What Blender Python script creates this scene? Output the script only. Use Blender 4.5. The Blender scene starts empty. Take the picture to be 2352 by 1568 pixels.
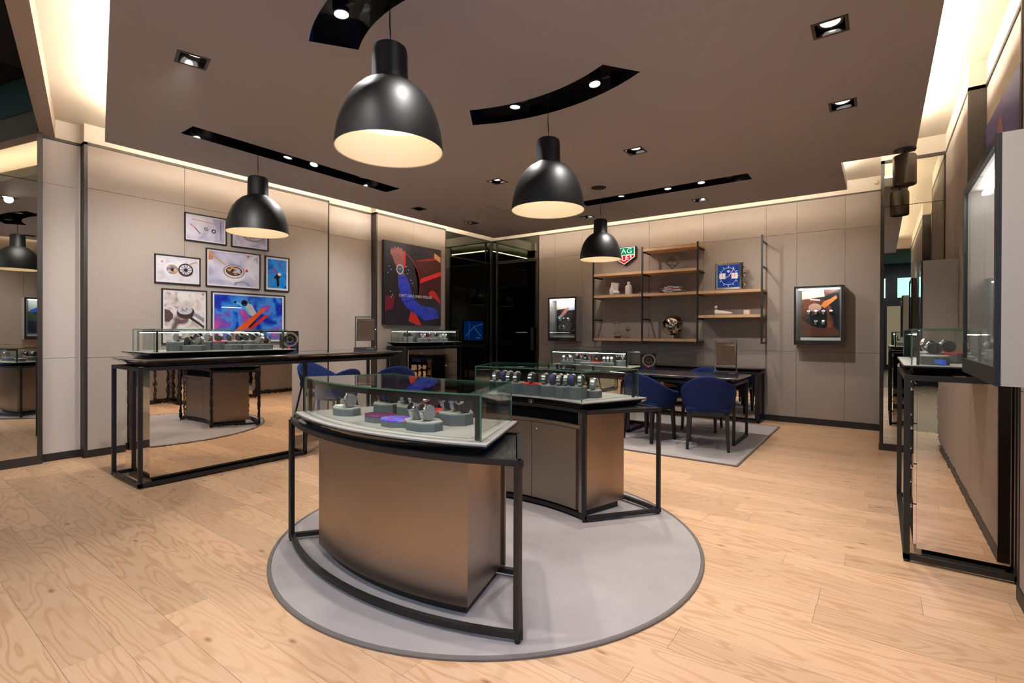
import bpy, bmesh, math, random
from mathutils import Matrix, Vector
from mathutils.geometry import tessellate_polygon

random.seed(7)
S = bpy.context.scene
COL = S.collection
PI = math.pi

# ------------------------------------------------------------------ camera
cam_d = bpy.data.cameras.new('camera')
cam = bpy.data.objects.new('camera', cam_d)
COL.objects.link(cam)
cam_d.sensor_width = 36.0
cam_d.lens = 1151.7707 / 2352 * 36.0
cam_d.shift_y = (767.5546 - 784.0) / 2352
cam_d.clip_start = 0.05
right = Vector((0.806236042, 0.591583218, 0.00356943062))
down = Vector((0.00495087435, -0.000713656773, -0.99998749))
fwd = Vector((-0.59157327, 0.806243627, -0.00350422999))
m = Matrix((( right.x, -down.x, -fwd.x, 0.0), (right.y, -down.y, -fwd.y, 0.0),
            (right.z, -down.z, -fwd.z, 1.30), (0, 0, 0, 1)))
cam.matrix_world = m
S.camera = cam

# ------------------------------------------------------------------ world, view
W = bpy.data.worlds.new('world'); S.world = W
W.use_nodes = True
bg = W.node_tree.nodes['Background']
bg.inputs[0].default_value = (0.55, 0.72, 0.85, 1)
bg.inputs[1].default_value = 0.03
S.view_settings.view_transform = 'Standard'
S.view_settings.look = 'None'
S.view_settings.exposure = 1.1
S.view_settings.gamma = 1.0
S.view_settings.use_curve_mapping = False
cy = S.cycles
cy.use_denoising = True
cy.max_bounces = 7; cy.diffuse_bounces = 3; cy.glossy_bounces = 4
cy.use_adaptive_sampling = True; cy.adaptive_threshold = 0.06; cy.adaptive_min_samples = 16
cy.use_light_tree = False
cy.transmission_bounces = 4; cy.transparent_max_bounces = 24
cy.caustics_reflective = False; cy.caustics_refractive = False
cy.sample_clamp_indirect = 4.0
cy.blur_glossy = 0.5

# light levels (radiance of the luminous surfaces, watts of the lamps)
COVE = 38.0
SPOT = 92.0
TRACK = 42.0
PEND = 1.35
CASE = 16.0
WARM = (1.0, 0.89, 0.74)
NEUT = (1.0, 0.94, 0.89)
COOL = (0.96, 0.98, 1.0)
RUG = 0.0116         # top of the rug pile

# ------------------------------------------------------------------ helpers
def C(r, g, b):
    f = lambda v: (v / 255 / 12.92) if v / 255 <= 0.04045 else ((v / 255 + 0.055) / 1.055) ** 2.4
    return (f(r), f(g), f(b), 1.0)

MATS = {}
def new_mat(name):
    mt = bpy.data.materials.new(name); mt.use_nodes = True
    nt = mt.node_tree
    return mt, nt, nt.nodes['Principled BSDF'], nt.nodes['Material Output']

def plain(name, col, rough=0.5, metal=0.0, spec=0.5, emit=None, estr=0.0, coat=0.0, noise=0.0, nscale=40.0, bump=0.0):
    if name in MATS: return MATS[name]
    mt, nt, p, o = new_mat(name)
    p.inputs['Base Color'].default_value = col
    p.inputs['Roughness'].default_value = rough
    p.inputs['Metallic'].default_value = metal
    p.inputs['Specular IOR Level'].default_value = spec
    p.inputs['Coat Weight'].default_value = coat
    if emit:
        p.inputs['Emission Color'].default_value = (*emit[:3], 1); p.inputs['Emission Strength'].default_value = estr
    if noise or bump:
        tc = nt.nodes.new('ShaderNodeNewGeometry')
        nz = nt.nodes.new('ShaderNodeTexNoise'); nz.inputs['Scale'].default_value = nscale; nz.inputs['Detail'].default_value = 3
        nt.links.new(tc.outputs['Position'], nz.inputs['Vector'])
        if noise:
            hs = nt.nodes.new('ShaderNodeMix'); hs.data_type = 'RGBA'
            hs.inputs['A'].default_value = tuple(c * (1 - noise) for c in col[:3]) + (1,)
            hs.inputs['B'].default_value = tuple(min(1, c * (1 + noise)) for c in col[:3]) + (1,)
            nt.links.new(nz.outputs['Fac'], hs.inputs['Factor']); nt.links.new(hs.outputs['Result'], p.inputs['Base Color'])
        if bump:
            b = nt.nodes.new('ShaderNodeBump'); b.inputs['Strength'].default_value = bump; b.inputs['Distance'].default_value = 0.01
            nt.links.new(nz.outputs['Fac'], b.inputs['Height']); nt.links.new(b.outputs['Normal'], p.inputs['Normal'])
    MATS[name] = mt
    return mt

def emitter(name, col, strength, sample=True):
    if name in MATS: return MATS[name]
    mt = bpy.data.materials.new(name); mt.use_nodes = True
    nt = mt.node_tree; nt.nodes.clear()
    e = nt.nodes.new('ShaderNodeEmission'); o = nt.nodes.new('ShaderNodeOutputMaterial')
    e.inputs[0].default_value = (*col[:3], 1); e.inputs[1].default_value = strength
    nt.links.new(e.outputs[0], o.inputs[0]); MATS[name] = mt
    if not sample: mt.cycles.emission_sampling = 'NONE'
    return mt

def fabric(name, col, scale=1.0, contrast=0.10):
    """woven wall cloth: two crossed, stretched noises"""
    if name in MATS: return MATS[name]
    mt, nt, p, o = new_mat(name)
    g = nt.nodes.new('ShaderNodeNewGeometry')
    facs = []
    for sc in ((14, 14, 420), (420, 420, 14)):
        mp = nt.nodes.new('ShaderNodeMapping'); mp.inputs['Scale'].default_value = tuple(v * scale for v in sc)
        nz = nt.nodes.new('ShaderNodeTexNoise'); nz.inputs['Scale'].default_value = 1.0; nz.inputs['Detail'].default_value = 2
        nt.links.new(g.outputs['Position'], mp.inputs['Vector']); nt.links.new(mp.outputs[0], nz.inputs['Vector'])
        facs.append(nz.outputs['Fac'])
    a = nt.nodes.new('ShaderNodeMath'); a.operation = 'ADD'
    nt.links.new(facs[0], a.inputs[0]); nt.links.new(facs[1], a.inputs[1])
    h = nt.nodes.new('ShaderNodeMath'); h.operation = 'MULTIPLY'; h.inputs[1].default_value = 0.5
    nt.links.new(a.outputs[0], h.inputs[0])
    mx = nt.nodes.new('ShaderNodeMix'); mx.data_type = 'RGBA'
    mx.inputs['A'].default_value = tuple(c * (1 - 2 * contrast) for c in col[:3]) + (1,)
    mx.inputs['B'].default_value = tuple(min(1, c * (1 + 2 * contrast)) for c in col[:3]) + (1,)
    nt.links.new(h.outputs[0], mx.inputs['Factor']); nt.links.new(mx.outputs['Result'], p.inputs['Base Color'])
    b = nt.nodes.new('ShaderNodeBump'); b.inputs['Strength'].default_value = 0.25; b.inputs['Distance'].default_value = 0.004
    nt.links.new(h.outputs[0], b.inputs['Height']); nt.links.new(b.outputs['Normal'], p.inputs['Normal'])
    p.inputs['Roughness'].default_value = 0.85; p.inputs['Specular IOR Level'].default_value = 0.25
    MATS[name] = mt
    return mt

def oak(name, light, dark, rough=0.42, axis='x', knots=True):
    if name in MATS: return MATS[name]
    mt, nt, p, o = new_mat(name)
    N = nt.nodes.new; L = nt.links.new
    g = N('ShaderNodeNewGeometry'); oi = N('ShaderNodeObjectInfo')
    off = N('ShaderNodeVectorMath'); off.operation = 'SCALE'; off.inputs[0].default_value = (37.0, 91.0, 13.0)
    L(oi.outputs['Random'], off.inputs['Scale'])
    add = N('ShaderNodeVectorMath'); add.operation = 'ADD'
    L(g.outputs['Position'], add.inputs[0]); L(off.outputs[0], add.inputs[1])
    mp = N('ShaderNodeMapping')
    mp.inputs['Scale'].default_value = (0.85, 5.0, 5.0) if axis == 'x' else (5.0, 0.85, 5.0)
    L(add.outputs[0], mp.inputs['Vector'])
    # cathedral figure: contour lines of a stretched noise
    nz = N('ShaderNodeTexNoise'); nz.inputs['Scale'].default_value = 1.1; nz.inputs['Detail'].default_value = 2.5; nz.inputs['Roughness'].default_value = 0.45
    L(mp.outputs[0], nz.inputs['Vector'])
    mul = N('ShaderNodeMath'); mul.operation = 'MULTIPLY'; mul.inputs[1].default_value = 92.0
    L(nz.outputs['Fac'], mul.inputs[0])
    sn = N('ShaderNodeMath'); sn.operation = 'SINE'; L(mul.outputs[0], sn.inputs[0])
    figr = N('ShaderNodeMapRange'); figr.inputs['From Min'].default_value = 0.15; figr.inputs['From Max'].default_value = 1.0
    L(sn.outputs[0], figr.inputs['Value'])
    # fine pores
    mp2 = N('ShaderNodeMapping'); mp2.inputs['Scale'].default_value = (5, 160, 160) if axis == 'x' else (160, 5, 160)
    L(add.outputs[0], mp2.inputs['Vector'])
    nf = N('ShaderNodeTexNoise'); nf.inputs['Scale'].default_value = 1.0; nf.inputs['Detail'].default_value = 3
    L(mp2.outputs[0], nf.inputs['Vector'])
    # broad colour drift
    nb = N('ShaderNodeTexNoise'); nb.inputs['Scale'].default_value = 0.6; nb.inputs['Detail'].default_value = 2
    L(mp.outputs[0], nb.inputs['Vector'])
    m1 = N('ShaderNodeMix'); m1.data_type = 'RGBA'; m1.inputs['A'].default_value = light; m1.inputs['B'].default_value = dark
    s1 = N('ShaderNodeMath'); s1.operation = 'MULTIPLY'; L(figr.outputs[0], s1.inputs[0]); L(nb.outputs['Fac'], s1.inputs[1])
    s2 = N('ShaderNodeMath'); s2.operation = 'MULTIPLY'; s2.inputs[1].default_value = 0.72; L(s1.outputs[0], s2.inputs[0])
    s3 = N('ShaderNodeMath'); s3.operation = 'MULTIPLY_ADD'; s3.inputs[1].default_value = 0.55; L(nf.outputs['Fac'], s3.inputs[0]); L(s2.outputs[0], s3.inputs[2])
    s4 = N('ShaderNodeMath'); s4.operation = 'SUBTRACT'; s4.inputs[1].default_value = 0.12; s4.use_clamp = True; L(s3.outputs[0], s4.inputs[0])
    L(s4.outputs[0], m1.inputs['Factor'])
    # each board a slightly different tone
    tr = N('ShaderNodeMapRange'); tr.inputs['To Min'].default_value = 0.84; tr.inputs['To Max'].default_value = 1.06
    L(oi.outputs['Random'], tr.inputs['Value'])
    m2 = N('ShaderNodeMix'); m2.data_type = 'RGBA'; m2.blend_type = 'MULTIPLY'; m2.inputs['Factor'].default_value = 1.0
    L(m1.outputs['Result'], m2.inputs['A']); L(tr.outputs[0], m2.inputs['B'])
    last = m2.outputs['Result']
    if knots:
        mk_ = N('ShaderNodeMapping'); mk_.inputs['Scale'].default_value = (0.9, 2.0, 1.0) if axis == 'x' else (2.0, 0.9, 1.0)
        L(add.outputs[0], mk_.inputs['Vector'])
        vo = N('ShaderNodeTexVoronoi'); vo.inputs['Scale'].default_value = 1.0; vo.voronoi_dimensions = '2D'
        L(mk_.outputs[0], vo.inputs['Vector'])
        kr = N('ShaderNodeMapRange'); kr.inputs['From Min'].default_value = 0.004; kr.inputs['From Max'].default_value = 0.035
        kr.inputs['To Min'].default_value = 0.75; kr.inputs['To Max'].default_value = 0.0
        L(vo.outputs['Distance'], kr.inputs['Value'])
        m3 = N('ShaderNodeMix'); m3.data_type = 'RGBA'; m3.inputs['B'].default_value = C(120, 72, 40)
        L(kr.outputs[0], m3.inputs['Factor']); L(last, m3.inputs['A']); last = m3.outputs['Result']
    L(last, p.inputs['Base Color'])
    p.inputs['Roughness'].default_value = rough
    bp = N('ShaderNodeBump'); bp.inputs['Strength'].default_value = 0.05; bp.inputs['Distance'].default_value = 0.003
    L(nf.outputs['Fac'], bp.inputs['Height']); L(bp.outputs['Normal'], p.inputs['Normal'])
    MATS[name] = mt
    return mt

def brushed(name, col, rough=0.36, vertical=False):
    """brushed metal, streaks along the sheet"""
    if name in MATS: return MATS[name]
    mt, nt, p, o = new_mat(name)
    N = nt.nodes.new; L = nt.links.new
    g = N('ShaderNodeNewGeometry'); mp = N('ShaderNodeMapping')
    mp.inputs['Scale'].default_value = (2500, 2500, 10) if vertical else (10, 10, 2500)
    nz = N('ShaderNodeTexNoise'); nz.inputs['Scale'].default_value = 1.0; nz.inputs['Detail'].default_value = 2
    L(g.outputs['Position'], mp.inputs[0]); L(mp.outputs[0], nz.inputs[0])
    mr = N('ShaderNodeMapRange'); mr.inputs['To Min'].default_value = rough - 0.06; mr.inputs['To Max'].default_value = rough + 0.08
    L(nz.outputs['Fac'], mr.inputs['Value']); L(mr.outputs[0], p.inputs['Roughness'])
    p.inputs['Base Color'].default_value = col; p.inputs['Metallic'].default_value = 1.0
    p.inputs['Anisotropic'].default_value = 0.4
    MATS[name] = mt
    return mt

def mirror(name, col, rough=0.0, ripple=0.0, rscale=8.0, stretch=(1, 1, 1)):
    if name in MATS: return MATS[name]
    mt, nt, p, o = new_mat(name)
    p.inputs['Base Color'].default_value = col; p.inputs['Metallic'].default_value = 1.0; p.inputs['Roughness'].default_value = rough
    if ripple:
        g = nt.nodes.new('ShaderNodeNewGeometry'); mp = nt.nodes.new('ShaderNodeMapping'); mp.inputs['Scale'].default_value = stretch
        nz = nt.nodes.new('ShaderNodeTexNoise'); nz.inputs['Scale'].default_value = rscale; nz.inputs['Detail'].default_value = 2
        b = nt.nodes.new('ShaderNodeBump'); b.inputs['Strength'].default_value = ripple; b.inputs['Distance'].default_value = 0.01
        nt.links.new(g.outputs['Position'], mp.inputs[0]); nt.links.new(mp.outputs[0], nz.inputs[0])
        nt.links.new(nz.outputs['Fac'], b.inputs['Height']); nt.links.new(b.outputs['Normal'], p.inputs['Normal'])
    MATS[name] = mt
    return mt

def thin_glass(name, tint, refl=1.0):
    """a pane: clear, with mirror reflection that grows with the angle"""
    if name in MATS: return MATS[name]
    mt = bpy.data.materials.new(name); mt.use_nodes = True
    nt = mt.node_tree; nt.nodes.clear()
    N = nt.nodes.new; L = nt.links.new
    t = N('ShaderNodeBsdfTransparent'); t.inputs[0].default_value = tint
    gl = N('ShaderNodeBsdfGlossy'); gl.inputs['Roughness'].default_value = 0.0; gl.inputs[0].default_value = (0.95, 0.97, 0.97, 1)
    gm = N('ShaderNodeNewGeometry'); dt = N('ShaderNodeVectorMath'); dt.operation = 'DOT_PRODUCT'
    L(gm.outputs['Normal'], dt.inputs[0]); L(gm.outputs['Incoming'], dt.inputs[1])
    ab = N('ShaderNodeMath'); ab.operation = 'ABSOLUTE'; L(dt.outputs['Value'], ab.inputs[0])
    om = N('ShaderNodeMath'); om.operation = 'SUBTRACT'; om.inputs[0].default_value = 1.0; om.use_clamp = True; L(ab.outputs[0], om.inputs[1])
    pw = N('ShaderNodeMath'); pw.operation = 'POWER'; pw.inputs[1].default_value = 5.0; L(om.outputs[0], pw.inputs[0])
    mu = N('ShaderNodeMath'); mu.operation = 'MULTIPLY_ADD'; mu.inputs[1].default_value = 0.96 * refl; mu.inputs[2].default_value = 0.04 * refl; mu.use_clamp = True
    L(pw.outputs[0], mu.inputs[0])
    mx = N('ShaderNodeMixShader'); o = N('ShaderNodeOutputMaterial')
    L(mu.outputs[0], mx.inputs[0]); L(t.outputs[0], mx.inputs[1]); L(gl.outputs[0], mx.inputs[2]); L(mx.outputs[0], o.inputs[0])
    MATS[name] = mt
    return mt

# --- materials
M_WALL = fabric('wall_cloth_taupe', C(166, 154, 145), 1.0, 0.06)
M_WALL2 = fabric('wall_cloth_pale', C(200, 189, 180), 1.0, 0.05)
M_CEIL = plain('ceiling_paint', C(177, 172, 169), 0.75, noise=0.03, nscale=300)
M_WHITE = plain('cove_paint', C(240, 228, 210), 0.7, noise=0.02, nscale=60)
M_BLACK = plain('black_metal', C(27, 24, 23), 0.45, noise=0.1, nscale=200)
M_BLACKG = plain('black_gloss', C(14, 13, 13), 0.12, coat=0.5, noise=0.1, nscale=90)
M_BASEB = plain('baseboard_black', C(36, 31, 28), 0.5, noise=0.15, nscale=50)
M_OAK = oak('oak_board', C(226, 187, 150), C(186, 132, 86))
M_OAKSH = oak('oak_shelf', C(222, 180, 138), C(188, 142, 100), 0.5, knots=False)
M_SUB = plain('floor_joint', C(120, 86, 58), 0.8, noise=0.1)
M_BRONZE = brushed('brushed_bronze', C(160, 144, 132), 0.34)
M_STEELV = brushed('brushed_steel', C(150, 142, 134), 0.34, True)
M_MIRROR = mirror('polished_mirror', C(226, 216, 204), 0.0, 0.006, 30.0)
M_MIRCL = mirror('wall_mirror', C(206, 206, 196), 0.0, 0.0)
M_DARKGL = mirror('smoked_glass', C(94, 97, 90), 0.0, 0.0)
M_CHROME = plain('chrome', C(215, 215, 218), 0.08, 1.0, noise=0.03)
M_GLASS = thin_glass('case_glass', (0.965, 0.985, 0.975, 1))
M_GEDGE = plain('glass_edge', C(74, 112, 88), 0.15, spec=0.8, noise=0.15, nscale=60)
M_TRAY = plain('tray_leatherette', C(172, 166, 156), 0.6, noise=0.04, nscale=300)
M_BLOCK = plain('block_grey', C(98, 104, 101), 0.65, noise=0.08, nscale=120)
M_PADTOP = plain('block_pad', C(150, 148, 140), 0.7, noise=0.06, nscale=300)
M_RED = plain('block_red', C(200, 38, 26), 0.5, noise=0.05)
M_RUG = fabric('rug_weave', C(168, 160, 157), 0.5, 0.10)
M_RUGB = plain('rug_binding', C(112, 104, 98), 0.8, noise=0.1, nscale=200)
M_BLUE = fabric('blue_wool', C(23, 40, 90), 3.0, 0.08)
M_LEG = plain('chair_leg_black', C(24, 22, 22), 0.45, noise=0.1)
M_SLAB = plain('counter_slab', C(88, 80, 76), 0.12, coat=0.6, noise=0.06, nscale=30)
M_PENDO = plain('pendant_black', C(11, 12, 13), 0.48, noise=0.05)
M_PENDI = plain('pendant_cream', C(246, 226, 192), 0.6, noise=0.02)
M_STEEL = plain('watch_steel', C(205, 205, 205), 0.2, 1.0, noise=0.05)
M_CUSH_D = plain('cushion_dark', C(58, 56, 58), 0.75, noise=0.08)
M_CUSH_L = plain('cushion_grey', C(150, 146, 138), 0.75, noise=0.05)
M_STRAP_K = plain('strap_black', C(22, 21, 22), 0.55, noise=0.1)
M_STRAP_B = plain('strap_brown', C(92, 54, 38), 0.6, noise=0.12)
M_STRAP_U = plain('strap_blue', C(36, 38, 110), 0.6, noise=0.1)
M_D_BLACK = plain('dial_black', C(18, 18, 20), 0.2, noise=0.1)
M_D_WHITE = plain('dial_white', C(228, 226, 220), 0.3, noise=0.03)
M_D_BLUE = plain('dial_blue', C(24, 56, 140), 0.2, noise=0.1)
M_D_RED = plain('dial_red', C(150, 34, 30), 0.25, noise=0.1)
M_CERAM = plain('white_ceramic', C(226, 214, 202), 0.6, noise=0.02)
M_TRIMDK = plain('trim_bronze', C(50, 43, 37), 0.45, noise=0.1)
M_LED = emitter('case_led', COOL, CASE)

ORI = {}
def mk(name, vf, mat, parent=None, smooth=False, local=False):
    v, f = vf
    me = bpy.data.meshes.new(name)
    if parent is not None and not local:
        ox, oy, oz = ORI[parent.name]
        v = [(a - ox, b - oy, c - oz) for a, b, c in v]
    me.from_pydata([tuple(p) for p in v], [], [tuple(q) for q in f])
    me.update()
    bm = bmesh.new(); bm.from_mesh(me)
    bmesh.ops.recalc_face_normals(bm, faces=bm.faces)
    bm.to_mesh(me); bm.free()
    if smooth:
        me.polygons.foreach_set('use_smooth', [True] * len(me.polygons))
        if smooth != 'all':
            me.set_sharp_from_angle(angle=math.radians(38))
    me.materials.append(mat)
    o = bpy.data.objects.new(name, me)
    COL.objects.link(o)
    if parent is not None:
        o.parent = parent
        ORI[o.name] = ORI[parent.name]
    else:
        ORI[o.name] = (0, 0, 0)
    return o

def tag(o, label, cat, group=None):
    o['label'] = label; o['category'] = cat
    if group: o['group'] = group
    return o

def thing(name, label, cat, loc=(0, 0, 0), rotz=0.0, group=None):
    o = bpy.data.objects.new(name, None)
    o.empty_display_size = 0.05
    COL.objects.link(o); o.location = loc; o.rotation_euler = (0, 0, rotz)
    ORI[o.name] = tuple(loc)
    return tag(o, label, cat, group)

def struct(name, vf, mat, smooth=False):
    o = mk(name, vf, mat, None, smooth); o['kind'] = 'structure'
    return o

def bx(x0, x1, y0, y1, z0, z1):
    v = [(x0, y0, z0), (x1, y0, z0), (x1, y1, z0), (x0, y1, z0), (x0, y0, z1), (x1, y0, z1), (x1, y1, z1), (x0, y1, z1)]
    return v, [(0, 3, 2, 1), (4, 5, 6, 7), (0, 1, 5, 4), (1, 2, 6, 5), (2, 3, 7, 6), (3, 0, 4, 7)]

def join(*parts):
    V, F = [], []
    for v, f in parts:
        n = len(V); V += list(v); F += [tuple(i + n for i in q) for q in f]
    return V, F

def loft(rings, cap0=True, cap1=True, closed=True):
    """rings of equal length -> surface"""
    V, F = [], []
    n = len(rings[0])
    for r in rings: V += [tuple(p) for p in r]
    for k in range(len(rings) - 1):
        for i in range(n if closed else n - 1):
            j = (i + 1) % n
            F.append((k * n + i, k * n + j, (k + 1) * n + j, (k + 1) * n + i))
    if cap0: F.append(tuple(range(n - 1, -1, -1)))
    if cap1: F.append(tuple((len(rings) - 1) * n + i for i in range(n)))
    return V, F

def prism(poly, z0, z1):
    return loft([[(x, y, z0) for x, y in poly], [(x, y, z1) for x, y in poly]])

def rrect(x0, x1, y0, y1, r, n=5):
    out = []
    for cx_, cy_, a0 in ((x1 - r, y1 - r, 0), (x0 + r, y1 - r, 90), (x0 + r, y0 + r, 180), (x1 - r, y0 + r, 270)):
        for k in range(n + 1):
            a = math.radians(a0 + 90 * k / n); out.append((cx_ + r * math.cos(a), cy_ + r * math.sin(a)))
    return out

def lathe(prof, cx_=0, cy_=0, cz=0, n=32, cap0=False, cap1=False):
    rings = [[(cx_ + r * math.cos(2 * PI * i / n), cy_ + r * math.sin(2 * PI * i / n), cz + z) for i in range(n)] for r, z in prof]
    return loft(rings, cap0, cap1)

def tube(path, r, n=8, caps=True, taper=None):
    rings = []
    for i, p in enumerate(path):
        p = Vector(p)
        a = Vector(path[max(0, i - 1)]); b = Vector(path[min(len(path) - 1, i + 1)])
        t = (b - a).normalized()
        u = t.cross(Vector((0, 0, 1)))
        if u.length < 1e-3: u = Vector((1, 0, 0))
        u.normalize(); w = t.cross(u)
        rr = r if taper is None else taper[i]
        rings.append([tuple(p + u * (rr * math.cos(2 * PI * k / n)) + w * (rr * math.sin(2 * PI * k / n))) for k in range(n)])
    return loft(rings, caps, caps)

def sqbar(p, q, w, h=None):
    """square bar between two points"""
    h = h or w
    p = Vector(p); q = Vector(q); t = (q - p).normalized()
    u = t.cross(Vector((0, 0, 1)))
    if u.length < 1e-3: u = Vector((1, 0, 0))
    u.normalize(); v = u.cross(t)
    r = lambda c: [tuple(c + u * a * w / 2 + v * b * h / 2) for a, b in ((-1, -1), (1, -1), (1, 1), (-1, 1))]
    return loft([r(p), r(q)])

def strip(path, z0, z1, w0, w1):
    """vertical-walled strip along a 2D polyline, from offset w0 to w1 along its left normal"""
    n = len(path); rings = []
    for i, (x, y) in enumerate(path):
        a = path[max(0, i - 1)]; b = path[min(n - 1, i + 1)]
        tx, ty = b[0] - a[0], b[1] - a[1]; l = math.hypot(tx, ty); nx, ny = -ty / l, tx / l
        rings.append([(x + nx * w0, y + ny * w0, z0), (x + nx * w1, y + ny * w1, z0), (x + nx * w1, y + ny * w1, z1), (x + nx * w0, y + ny * w0, z1)])
    return loft(rings)

def sphere(c, r, nu=24, nv=14, sx=1, sy=1, sz=1):
    prof = [(max(1e-4, r * math.sin(PI * k / nv)), -r * math.cos(PI * k / nv)) for k in range(nv + 1)]
    v, f = lathe([(a, b * sz) for a, b in prof], 0, 0, 0, nu)
    return [(c[0] + x * sx, c[1] + y * sy, c[2] + z) for x, y, z in v], f

def xform(vf, mat4):
    return [tuple(mat4 @ Vector(p)) for p in vf[0]], vf[1]

def text_mesh(name, body, size, mat, parent, mat4, extrude=0.0005, align='CENTER', spacing=1.0):
    cu = bpy.data.curves.new(name, 'FONT'); cu.body = body; cu.size = size; cu.align_x = align; cu.align_y = 'CENTER'
    cu.extrude = extrude; cu.space_character = spacing; cu.resolution_u = 3
    tmp = bpy.data.objects.new('tmp_text', cu); COL.objects.link(tmp)
    me = bpy.data.meshes.new_from_object(tmp.evaluated_get(bpy.context.evaluated_depsgraph_get()))
    bpy.data.objects.remove(tmp); bpy.data.curves.remove(cu)
    vf = ([tuple(v.co) for v in me.vertices], [tuple(q.vertices) for q in me.polygons])
    bpy.data.meshes.remove(me)
    return mk(name, xform(vf, mat4), mat, parent)

def copy_tree(root, loc, rotz, label, group=None, scale=None):
    r = root.copy(); COL.objects.link(r); r.location = loc; r.rotation_euler = (0, 0, rotz)
    if scale: r.scale = (scale,) * 3
    r['label'] = label
    if group: r['group'] = group
    ORI[r.name] = tuple(loc)
    for ch in root.children:
        c = ch.copy(); COL.objects.link(c); c.parent = r
        for g in ch.children:
            d = g.copy(); COL.objects.link(d); d.parent = c
    return r

def spot(name, loc, target, watts, angle=50, blend=0.5, col=NEUT, radius=0.03, parent=None):
    d = bpy.data.lights.new(name, 'SPOT'); d.energy = watts; d.color = col; d.spot_size = math.radians(angle); d.spot_blend = blend
    d.shadow_soft_size = radius
    o = bpy.data.objects.new(name, d); COL.objects.link(o)
    o.location = loc
    o.rotation_euler = (Vector(target) - Vector(loc)).to_track_quat('-Z', 'Y').to_euler()
    if parent is not None:
        o.parent = parent; ox = ORI[parent.name]; o.location = (loc[0] - ox[0], loc[1] - ox[1], loc[2] - ox[2])
    return o

# ================================================================== SETTING
XL, XLR = -6.553, -6.672          # left wall: proud cloth panels, recessed panels
YB = 8.334                        # back wall
XR, XRR = 0.552, 0.657            # right wall: proud, recessed
ZT, ZC, ZU = 3.233, 3.10, 3.42    # panel tops, floating ceiling, upper ceiling

# --- floor: oak boards laid along x
floor = struct('floor', bx(-7.2, 1.3, -1.2, 8.6, -0.06, -0.0125), M_SUB)
unit = None
x_min, x_max = -6.75, 0.75
row = 0; yy = -1.195 + 0.005
PW = 0.19
plank_me = bpy.data.meshes.new('plank')
pv, pf = bx(0, 1, 0, 1, 0, 1)
plank_me.from_pydata(pv, [], pf); plank_me.materials.append(M_OAK)
y0 = 0.525 - 9 * PW
k = 0
while y0 < YB + 0.05:
    near = y0 < 4.0
    x = x_min - random.uniform(0, 1.4)
    while x < x_max:
        ln = random.choice((0.95, 1.3, 1.6, 1.9, 2.1, 2.1))
        if y0 < 0.5: ln = 2.1
        x1 = x + ln
        a, b = max(x, x_min), min(x1, x_max)
        vis = b > a + 0.05
        if vis:
            pl = bpy.data.objects.new('plank', plank_me); COL.objects.link(pl); pl.parent = floor
            pl.location = (a + 0.0006, y0 + 0.0006, -0.012); pl.scale = (b - a - 0.0012, PW - 0.0012, 0.012 + random.uniform(-0.0003, 0.0003))
        x = x1
    y0 += PW

# --- left wall: cloth panels
wl = struct('wall_left', bx(-6.9, XLR - 0.01, 1.235, YB + 0.1, 0, 4.0), M_WHITE)
def wall_panel(parent, name, box, mat):
    return mk(name, bx(*box), mat, parent)
G = 0.002
def cloth_set_x(xf, thick, ys, zs, mat):
    for i in range(len(ys) - 1):
        for j in range(len(zs) - 1):
            mk('panel', bx(xf - thick, xf, ys[i] + G, ys[i + 1] - G, zs[j] + G, zs[j + 1] - G), mat, wl)
ZS = [0.075, 1.026, 2.766, 3.205]
cloth_set_x(XL, 0.10, [1.57, 2.46, 3.40, 4.345], ZS, M_WALL)
cloth_set_x(XLR, 0.02, [1.25, 1.53], ZS, M_WALL2)
cloth_set_x(XLR, 0.02, [4.37, 5.21], ZS, M_WALL2)
cloth_set_x(XL, 0.10, [5.245, 6.015, 6.81], ZS, M_WALL)
trim_parts = []
t1 = struct('trim_1', join(bx(XL - 0.115, XL + 0.004, 1.541, 1.569, 0.07, ZT), bx(XL - 0.115, XL + 0.004, 1.541, 4.365, 3.206, ZT), bx(XL - 0.115, XL + 0.004, 4.347, 4.367, 0.07, ZT)), M_TRIMDK)
t2 = struct('trim_2', join(bx(XL - 0.115, XL + 0.004, 5.216, 5.244, 0.07, ZT), bx(XL - 0.115, XL + 0.004, 5.216, 6.828, 3.206, ZT), bx(XL - 0.115, XL + 0.004, 6.811, 6.828, 0.07, ZT)), M_TRIMDK)
t3 = struct('trim_3', join(bx(XLR - 0.01, XLR + 0.008, 1.236, 1.541, 3.206, ZT), bx(XLR - 0.01, XLR + 0.008, 4.367, 5.216, 3.206, ZT)), M_TRIMDK)
# plain wall above the panels, lit by the cove
struct('wall_left_upper', join(bx(XLR - 0.02, XL, 1.541, 4.367, ZT, ZU), bx(XLR - 0.02, XLR, 1.0, 1.541, ZT, ZU), bx(XLR - 0.02, XLR, 4.367, 5.216, ZT, ZU), bx(XLR - 0.02, XL, 5.216, 6.83, ZT, ZU), bx(XLR - 0.02, -6.655, 6.83, YB, ZT + 0.0, ZU)), M_WHITE)
struct('baseboard_left', join(bx(XL - 0.1, XL + 0.006, 1.541, 4.367, 0, 0.075), bx(XLR - 0.01, XLR + 0.006, 1.236, 1.541, 0, 0.075), bx(XLR - 0.01, XLR + 0.006, 4.367, 5.216, 0, 0.075), bx(XL - 0.1, XL + 0.006, 5.216, 6.828, 0, 0.075)), M_BASEB)

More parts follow.
